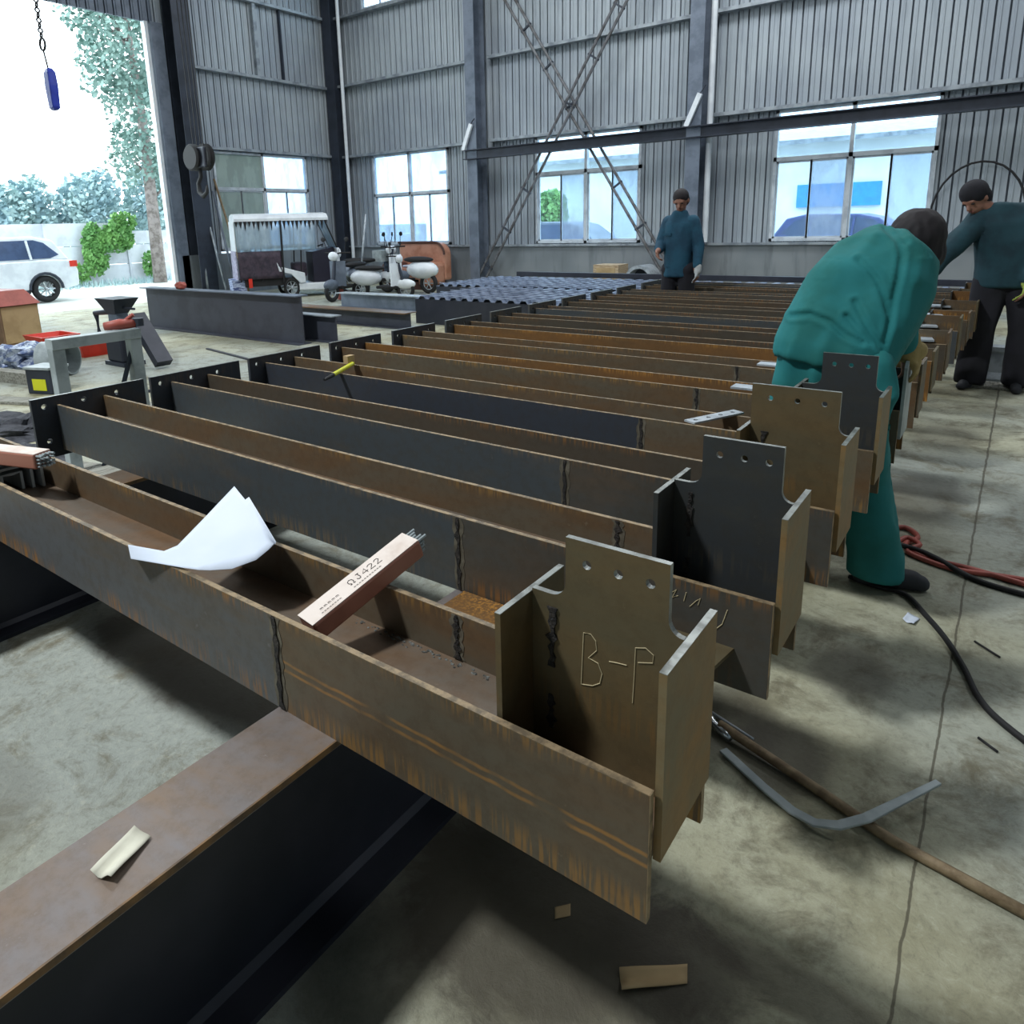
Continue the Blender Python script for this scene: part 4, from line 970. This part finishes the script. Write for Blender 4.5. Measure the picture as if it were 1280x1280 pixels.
def loft(mb,secs,n=24):
    """secs: (centre, side vector (length = half width), depth vector)"""
    rs=[]
    for c,s,f in secs:
        c,s,f=Vector(c),Vector(s),Vector(f)
        rs.append([c+s*math.copysign(abs(math.cos(t))**.8,math.cos(t))+f*math.copysign(abs(math.sin(t))**.8,math.sin(t)) for t in [2*PI*i/n for i in range(n)]])
    return mb.rings(rs)
def fuse(name,mb,mat,parent,vox=.012,smooth=6,wr=0,ws=6.,seed=0,axis=None):
    """weld overlapping volumes to one continuous surface, then relax it; wr = height of cloth folds"""
    o=obj(name,mb,mat,parent)
    m=o.modifiers.new('fuse','REMESH'); m.mode='VOXEL'; m.voxel_size=vox; m.use_smooth_shade=True
    s=o.modifiers.new('relax','SMOOTH'); s.factor=.6; s.iterations=smooth
    dg=bpy.context.evaluated_depsgraph_get(); me=bpy.data.meshes.new_from_object(o.evaluated_get(dg)); 
    old=o.data; o.modifiers.clear(); o.data=me
    if not me.materials: me.materials.append(mat)
    if wr:
        ax=Vector(axis).normalized() if axis else V(0,0,1)
        for v in me.vertices:
            p=v.co; q=p-ax*(p.dot(ax))*.72
            f=NZ.noise(q*ws+V(seed,0,0)); f2=NZ.noise(p*ws*.6+V(0,seed,5)); f=1-abs(f+f2*.6)*2.2
            v.co=p+v.normal*wr*f
    me.shade_smooth(); bpy.data.meshes.remove(old); return o
def hand(mb,w,d,up,L=.19,curl=.6,thumb=1):
    """palm, four unequal curled fingers, thumb. w wrist, d direction, up = back-of-hand normal"""
    w=Vector(w); d=Vector(d).normalized(); up=Vector(up); up=(up-d*up.dot(d)).normalized(); s=d.cross(up)
    pc=w+d*L*.28
    for q in (-.3,0,.3): cap(mb,w+s*q*L*.22,w+d*L*.5+s*q*L*.62,L*.09,L*.085)
    for i,(off,ln) in enumerate(((-.3,.42),(-.1,.5),(.1,.47),(.3,.36))):
        p=w+d*L*.5+s*off*L*.68; dd=d; 
        for k in range(3):
            dd=(dd*math.cos(curl*.8)-up*math.sin(curl*.8)).normalized(); q=p+dd*L*ln*(.42,.32,.26)[k]
            cap(mb,p,q,L*.052*(1-.1*k),L*.05*(1-.12*k),8); p=q
    p=w+d*L*.15-s*thumb*L*.2; q=p+(d*.6-s*thumb*.7-up*.3).normalized()*L*.26; cap(mb,p,q,L*.07,L*.058,8); cap(mb,q,q+(d*.8-up*.5-s*.1*thumb).normalized()*L*.2,L*.056,L*.045,8)
def head(mb,c,fw,up,R=.1):
    """skull, jaw, nose, ears, eye sockets. c centre, fw face direction, up crown direction"""
    c=Vector(c); fw=Vector(fw).normalized(); up=Vector(up); up=(up-fw*up.dot(fw)).normalized(); s=fw.cross(up)
    mt=Matrix((s,fw,up)).transposed()
    mb.ell(c+up*R*.15-fw*R*.08,(R*.78,R*.98,R*.95),16,12,0,mt)
    mb.ell(c-up*R*.45+fw*R*.2,(R*.6,R*.68,R*.68),14,10,0,mt); mb.ell(c-up*R*.92+fw*R*.52,(R*.28,R*.26,R*.22),10,8,0,mt)
    cap(mb,c+up*R*.05+fw*R*.85,c-up*R*.3+fw*R*1.08,R*.1,R*.16,8)
    cap(mb,c+up*R*.18+fw*R*.82-s*R*.35,c+up*R*.18+fw*R*.82+s*R*.35,R*.12,R*.12,8)
    cap(mb,c-up*R*.62+fw*R*.82-s*R*.16,c-up*R*.62+fw*R*.82+s*R*.16,R*.09,R*.09,8)
    for q in (-1,1): mb.ell(c-up*R*.1+s*q*R*.82,(R*.1,R*.2,R*.28),8,6,0,mt)
    return s,mt
def face_bits(c,fw,up,R,t,body=None):
    c=Vector(c); fw=Vector(fw).normalized(); up=Vector(up); up=(up-fw*up.dot(fw)).normalized(); s=fw.cross(up); mt=Matrix((s,fw,up)).transposed()
    e=MB()
    for q in (-1,1): e.ell(c+up*R*.02+fw*R*.86+s*q*R*.33,(R*.16,R*.06,R*.06),8,6,0,mt)
    obj('eyes',e,M['hair'],t)
    e=MB(); e.ell(c-up*R*.62+fw*R*.90,(R*.24,R*.06,R*.05),8,6,0,mt); obj('lips',e,M['lips'],t)
M['lips']=simple('lips',(128,74,68),.5)
def hairs(b,c,fw,up,R):
    c=Vector(c); fw=Vector(fw).normalized(); up=Vector(up); up=(up-fw*up.dot(fw)).normalized(); s=fw.cross(up); mt=Matrix((s,fw,up)).transposed()
    b.ell(c+up*R*.36-fw*R*.16,(R*.86,R*.98,R*.86),16,12,0,mt); b.ell(c-up*R*.12-fw*R*.42,(R*.84,R*.68,R*.8),14,10,0,mt)
def shoes(t,l,mat='shoe'):
    for c,d in l:
        c=Vector(c); d=Vector(d).normalized(); m=MB()
        m2=MB(); cap(m2,c-d*.07+V(0,0,.055),c+d*.12+V(0,0,.045),.05,.042); cap(m2,c-d*.06+V(0,0,.05),c-d*.05+V(0,0,.12),.05,.05); cap(m2,c-d*.07+V(0,0,.03),c+d*.15+V(0,0,.03),.042,.04)
        m2.v=[(x,y,max(z,.004)) for x,y,z in m2.v]; fuse('shoe',m2,M[mat],t,.01,3)

# --- bending worker in bright teal
t=thing('person','person in bright teal coveralls bending over the beam ends, seen from behind','person',(-.52,3.33,0))
hipL,hipR=V(-.70,3.33,.98),V(-.52,3.34,.98)
kL,kR=V(-.76,3.33,.5),V(-.44,3.34,.5); fL,fR=V(-.76,3.33,.09),V(-.345,3.345,.09)
shL,shR=V(-.56,3.72,1.38),V(-.40,3.62,1.36); hd=V(-.385,3.75,1.485)
elR,wrR=V(-.415,3.64,1.14),V(-.37,3.655,1.0); elL,wrL=V(-.5,3.92,1.12),V(-.44,3.85,.93)
b=MB(); limb(b,[hipL,kL,fL],[.08,.055,.04]); limb(b,[hipR,kR,fR],[.08,.055,.04]); limb(b,[(-.6,3.34,1.02),(-.5,3.48,1.30),(-.42,3.64,1.41)],[.09,.085,.07]); limb(b,[(-.42,3.64,1.41),hd],[.06,.055])
limb(b,[shR,elR,wrR],[.05,.042,.03]); limb(b,[shL,elL,wrL],[.05,.042,.03]); limb(b,[shL,shR],[.05,.05])
head(b,hd,V(.35,.55,-.75),V(.45,.6,.6),.105); hand(b,wrR,V(.15,.1,-1),V(.8,-.3,.2),.17,.7); hand(b,wrL,V(.3,0,-1),V(0,1,.2),.17,.7)
fuse('body',b,M['skin'],t,.009,3)
face_bits(hd,V(.35,.55,-.75),V(.45,.6,.6),.105,t)
# trousers
b=MB()
def leg(b,h,k_,f,rh,rk,rf):
    h,k_,f=Vector(h),Vector(k_),Vector(f); loft(b,[(c,(q,0,0),(0,q,0)) for c,q in ((h,rh),(h.lerp(k_,.5),(rh+rk)/2),(k_,rk),(k_.lerp(f,.5),(rk+rf)/2*.97),(f,rf))])
leg(b,hipL+V(0,0,.03),kL,(-.76,3.33,.05),.12,.10,.10); leg(b,hipR+V(0,0,.03),(-.46,3.35,.5),(-.355,3.35,.05),.12,.105,.11); limb(b,[hipL,hipR],[.12,.12]); cap(b,(-.61,3.34,.95),(-.60,3.36,1.06),.15,.15)
fuse('trousers',b,M['teal'],t,.012,4,.012,9,3,(0,.2,1))
# jacket: hem to shoulders
b=MB()
loft(b,[((-.615,3.32,.985),(.225,.0,-.03),(0,.15,.0)),((-.60,3.34,1.04),(.235,.0,-.03),(0,.17,-.02)),((-.555,3.39,1.16),(.24,.02,-.02),(0,.175,-.06)),((-.51,3.46,1.29),(.235,.02,-.02),(0,.165,-.09)),((-.475,3.55,1.40),(.195,.0,-.02),(0,.13,-.11)),((-.47,3.62,1.445),(.12,.0,-.01),(0,.08,-.10))])
limb(b,[V(-.54,3.62,1.43),V(-.48,3.62,1.43)],[.10,.10])
limb(b,[V(-.44,3.56,1.33),V(-.41,3.57,1.25),V(-.415,3.60,1.13),V(-.385,3.64,1.03)],[.11,.095,.08,.058])
limb(b,[V(-.46,3.62,1.42),V(-.42,3.60,1.34)],[.09,.095])
limb(b,[shL,V(-.5,3.85,1.25),elL,wrL+V(0,0,.05)],[.1,.09,.075,.055])
j=fuse('jacket',b,M['teal'],t,.011,6,.013,8,1,(.35,.3,1))
CREASES=[[(-.451,1.544),(-.402,1.493),(-.383,1.438),(-.386,1.353),(-.399,1.251),(-.403,1.147),(-.414,1.074)],[(-.536,1.415),(-.492,1.374),(-.457,1.329),(-.425,1.257),(-.409,1.206)],[(-.534,1.246),(-.502,1.181),(-.464,1.114),(-.417,1.051)],[(-.778,1.173),(-.705,1.184),(-.624,1.157),(-.565,1.107),(-.493,1.075)],[(-.562,1.184),(-.506,1.121),(-.458,1.081)],[(-.475,1.603),(-.421,1.555),(-.377,1.487)]]
def crease(o,lines,w,d):
    """press cloth folds into the back of the garment along lines given in the plane y = 3.3"""
    for v in o.data.vertices:
        if v.normal.y>.2: continue
        k=3.3/v.co.y; X,Z=v.co.x*k,1.6+(v.co.z-1.6)*k; best=9
        for L in lines:
            for (ax,az),(bx,bz) in zip(L[:-1],L[1:]):
                dx,dz=bx-ax,bz-az; u=max(0,min(1,((X-ax)*dx+(Z-az)*dz)/(dx*dx+dz*dz))); q=math.hypot(X-ax-u*dx,Z-az-u*dz)
                if q<abs(best): best=q*(1 if (X-ax)*dz-(Z-az)*dx>0 else -1)
        q=abs(best)/w
        if q<3: v.co+=v.normal*(-d*math.exp(-q*q)+d*.7*math.exp(-(q-1.4)**2*2.))
crease(j,CREASES,.014,.009)
# hem edge hanging a little away at the right hip
b=MB(); limb(b,[(-.42,3.24,1.0),(-.385,3.22,.88),(-.375,3.22,.74)],[.06,.05,.02]); fuse('jacket_hem',b,M['teal'],t,.009,4,.008,12,2,(0,0,1))
b=MB(); c=hd; mt=Matrix.Rotation(.5,3,'Y'); b.ell(c+V(.0,-.005,.01),(.112,.125,.122),16,12); b.ell(c+V(.02,0,-.06),(.095,.11,.10),14,10); fuse('hair',b,M['hair'],t,.01,4,.004,30,4)
b=MB(); limb(b,[wrR+V(0,0,.05),wrR+V(.01,0,-.01)],[.052,.05]); hand(b,wrR+V(-.01,0,.015),V(.55,.1,-.75),V(.6,-.2,.8),.19,.75); limb(b,[wrR+V(-.05,0,.0),wrR+V(.03,.02,.0)],[.045,.05]); g=fuse('glove',b,M['glove'],t,.008,3,.004,20,7); g['label']='tan cloth work glove'
b=MB(); limb(b,[wrL+V(0,0,.05),wrL],[.05,.045]); hand(b,wrL,V(.3,0,-1),V(0,1,.2),.19,.7); fuse('glove',b,M['glove'],t,.009,3)
shoes(t,[((-.34,3.345,0),(.85,.25,0)),((-.76,3.32,0),(.1,1,0))])

# --- worker at the right edge
t=thing('person','person in dark teal jacket and black cap reaching to the beam ends at right edge','person',(-.1,7.95,0))
hd=V(-.40,7.78,1.70); fw=V(-.35,-.75,-.55); up=V(-.3,-.3,.9)
b=MB(); hip=V(-.08,7.95,1.0)
limb(b,[(-.2,7.95,1.0),(-.25,7.9,.52),(-.27,7.93,.09)],[.09,.06,.045]); limb(b,[(.04,7.95,1.0),(.08,7.92,.52),(.07,7.97,.09)],[.09,.06,.045])
limb(b,[(-.08,7.95,1.0),(-.1,7.93,1.3),(-.16,7.88,1.50)],[.11,.11,.08]); limb(b,[(-.18,7.88,1.52),(-.30,7.83,1.62),hd],[.05,.055,.055])
limb(b,[(-.38,7.82,1.48),(-.55,7.65,1.25),(-.68,7.5,1.0)],[.06,.045,.035]); limb(b,[(.06,7.9,1.52),(.13,7.85,1.22),(.05,7.75,.98)],[.06,.045,.035])
head(b,hd,fw,up,.115); hand(b,(-.68,7.5,1.0),V(-.3,-.3,-1),V(-1,0,.3),.19,.5); hand(b,(.05,7.75,.98),V(-.1,-.2,-1),V(1,0,0),.19,.5)
fuse('body',b,M['skin'],t,.010,3); face_bits(hd,fw,up,.115,t)
b=MB(); leg(b,(-.2,7.95,1),(-.25,7.9,.52),(-.27,7.93,.05),.14,.12,.12); leg(b,(.04,7.95,1),(.09,7.92,.52),(.08,7.97,.05),.14,.12,.12); limb(b,[(-.2,7.95,.98),(.04,7.95,.98)],[.14,.14])
fuse('trousers',b,M['dark'],t,.014,4,.012,6,4,(0,0,1))
b=MB(); loft(b,[((-.09,7.94,.93),(.24,0,0),(0,.16,0)),((-.09,7.93,1.1),(.25,0,0),(0,.17,0)),((-.11,7.91,1.35),(.27,.0,0),(0,.17,.02)),((-.14,7.88,1.52),(.28,.03,.02),(0,.14,.04)),((-.16,7.87,1.60),(.20,.03,.02),(0,.11,.03)),((-.17,7.86,1.65),(.09,0,0),(0,.08,0))])
limb(b,[(-.34,7.84,1.52),(-.45,7.76,1.38),(-.55,7.65,1.24),(-.68,7.5,1.03)],[.10,.095,.085,.06]); limb(b,[(.06,7.9,1.54),(.15,7.85,1.22),(.06,7.76,1.02)],[.11,.09,.065])
fuse('jacket',b,M['teal_d'],t,.014,5,.016,5,8,(0,.2,1))
b=MB(); hairs(b,hd,fw,up,.128); fuse('cap',b,M['dark'],t,.010,3)
b=MB(); hand(b,(.05,7.76,1.0),V(-.1,-.2,-1),V(1,0,0),.21,.6); limb(b,[(.055,7.76,1.03),(.05,7.75,.97)],[.05,.045]); g=fuse('glove',b,simple('yellow_green_glove',(160,176,84),.9),t,.009,3)
b=MB(); hand(b,(-.68,7.5,1.0),V(-.3,-.3,-1),V(-1,0,.3),.2,.5); fuse('glove',b,M['dark'],t,.009,3)
shoes(t,[((-.28,7.9,0),(-.3,-1,0)),((.07,7.93,0),(.1,-1,0))])

# --- standing worker behind the row
t=thing('person','person in a petrol blue work jacket standing behind the beams, looking down','person',(-3.42,8.72,0))
hd=V(-3.395,8.66,1.815); fw=V(.1,-.9,-.45); up=V(0,-.45,.9)
b=MB(); limb(b,[(-3.52,8.72,1.0),(-3.54,8.7,.52),(-3.55,8.74,.09)],[.09,.06,.045]); limb(b,[(-3.32,8.72,1.0),(-3.29,8.7,.52),(-3.28,8.74,.09)],[.09,.06,.045])
limb(b,[(-3.42,8.72,1.0),(-3.42,8.72,1.35),(-3.42,8.73,1.53)],[.10,.10,.08]); limb(b,[(-3.42,8.71,1.55),(-3.4,8.69,1.76)],[.06,.055])
limb(b,[(-3.57,8.72,1.56),(-3.645,8.70,1.30),(-3.60,8.50,1.22)],[.05,.042,.033]); limb(b,[(-3.25,8.72,1.56),(-3.17,8.72,1.27),(-3.16,8.62,.99)],[.05,.042,.033])
head(b,hd,fw,up,.11); hand(b,(-3.62,8.5,1.22),V(.4,-.4,-.9),V(-1,0,0),.18,.6); hand(b,(-3.14,8.62,.99),V(0,-.1,-1),V(1,0,0),.18,.5)
fuse('body',b,M['skin'],t,.010,3); face_bits(hd,fw,up,.11,t)
b=MB(); limb(b,[(-3.52,8.72,.98),(-3.55,8.7,.5),(-3.55,8.73,.13)],[.11,.09,.09]); limb(b,[(-3.32,8.72,.98),(-3.29,8.7,.5),(-3.28,8.73,.13)],[.11,.09,.09]); limb(b,[(-3.52,8.72,.98),(-3.32,8.72,.98)],[.12,.12])
fuse('trousers',b,M['dark'],t,.014,4)
b=MB(); loft(b,[((-3.42,8.72,.90),(.175,0,0),(0,.13,0)),((-3.42,8.72,1.1),(.165,0,0),(0,.13,0)),((-3.42,8.72,1.35),(.18,0,0),(0,.13,0)),((-3.42,8.72,1.53),(.18,0,0),(0,.12,0)),((-3.42,8.71,1.61),(.12,0,0),(0,.09,0)),((-3.41,8.70,1.69),(.075,0,0),(0,.07,0))])
limb(b,[(-3.56,8.72,1.56),(-3.645,8.70,1.30),(-3.61,8.54,1.23)],[.078,.066,.052]); limb(b,[(-3.26,8.72,1.56),(-3.175,8.72,1.27),(-3.16,8.64,1.04)],[.078,.066,.052])
fuse('jacket',b,M['denim'],t,.012,4,.013,6,12,(0,.1,1))
obj('pocket_flap',MB().box(-3.58,-3.47,8.565,8.58,1.40,1.43),M['denim'],t)
b=MB(); R_=.11; hairs(b,hd,fw,up,.112); fuse('hair',b,M['hair'],t,.008,2)
b=MB(); hand(b,(-3.14,8.62,1.01),V(0,-.1,-1),V(1,0,0),.2,.5); limb(b,[(-3.14,8.63,1.03),(-3.14,8.62,.97)],[.045,.045]); fuse('glove',b,M['whiteglove'],t,.009,3)
shoes(t,[((-3.55,8.70,0),(-.1,-1,0)),((-3.28,8.70,0),(.1,-1,0))])

# ================================================================== LIGHT, SKY, CAMERA
w=bpy.data.worlds.new('sky'); bpy.context.scene.world=w; w.use_nodes=True
bg=w.node_tree.nodes['Background']; bg.inputs[0].default_value=(.80,.93,1,1); bg.inputs[1].default_value=SKY
def area(name,loc,size,power,col=(1,1,1),rot=(0,0,0),sy=None):
    l=bpy.data.lights.new(name,'AREA'); l.energy=power; l.color=col; l.size=size
    if sy: l.shape='RECTANGLE'; l.size_y=sy
    o=bpy.data.objects.new(name,l); o.location=loc; o.rotation_euler=rot; COL.objects.link(o); return o
# unseen high-bay lamps under the roof: a shadow-casting key, the rest fill
for i,(x,y,p,s) in enumerate(LAMPS):
    area('high_bay_lamp',(x,y,8.9),s,p,(.93,.97,1.0))
cam=bpy.data.cameras.new('camera'); co=bpy.data.objects.new('camera',cam); COL.objects.link(co)
co.location=(0,0,1.6)
Rm=Matrix.Rotation(.6535,4,'Z')@Matrix.Rotation(1.3405,4,'X')@Matrix.Rotation(-.029,4,'Z')
co.matrix_world=Matrix.Translation((0,0,1.6))@Rm
cam.sensor_width=36; cam.sensor_fit='HORIZONTAL'; cam.lens=891.7/1280*36; cam.shift_x=(640-593.4)/1280; cam.shift_y=(489.8-640)/1280
cam.clip_start=.05; cam.clip_end=200
sc=bpy.context.scene; sc.camera=co
sc.view_settings.view_transform='Standard'; sc.view_settings.look='None'; sc.view_settings.exposure=.12; sc.view_settings.gamma=1
sc.view_settings.use_curve_mapping=False
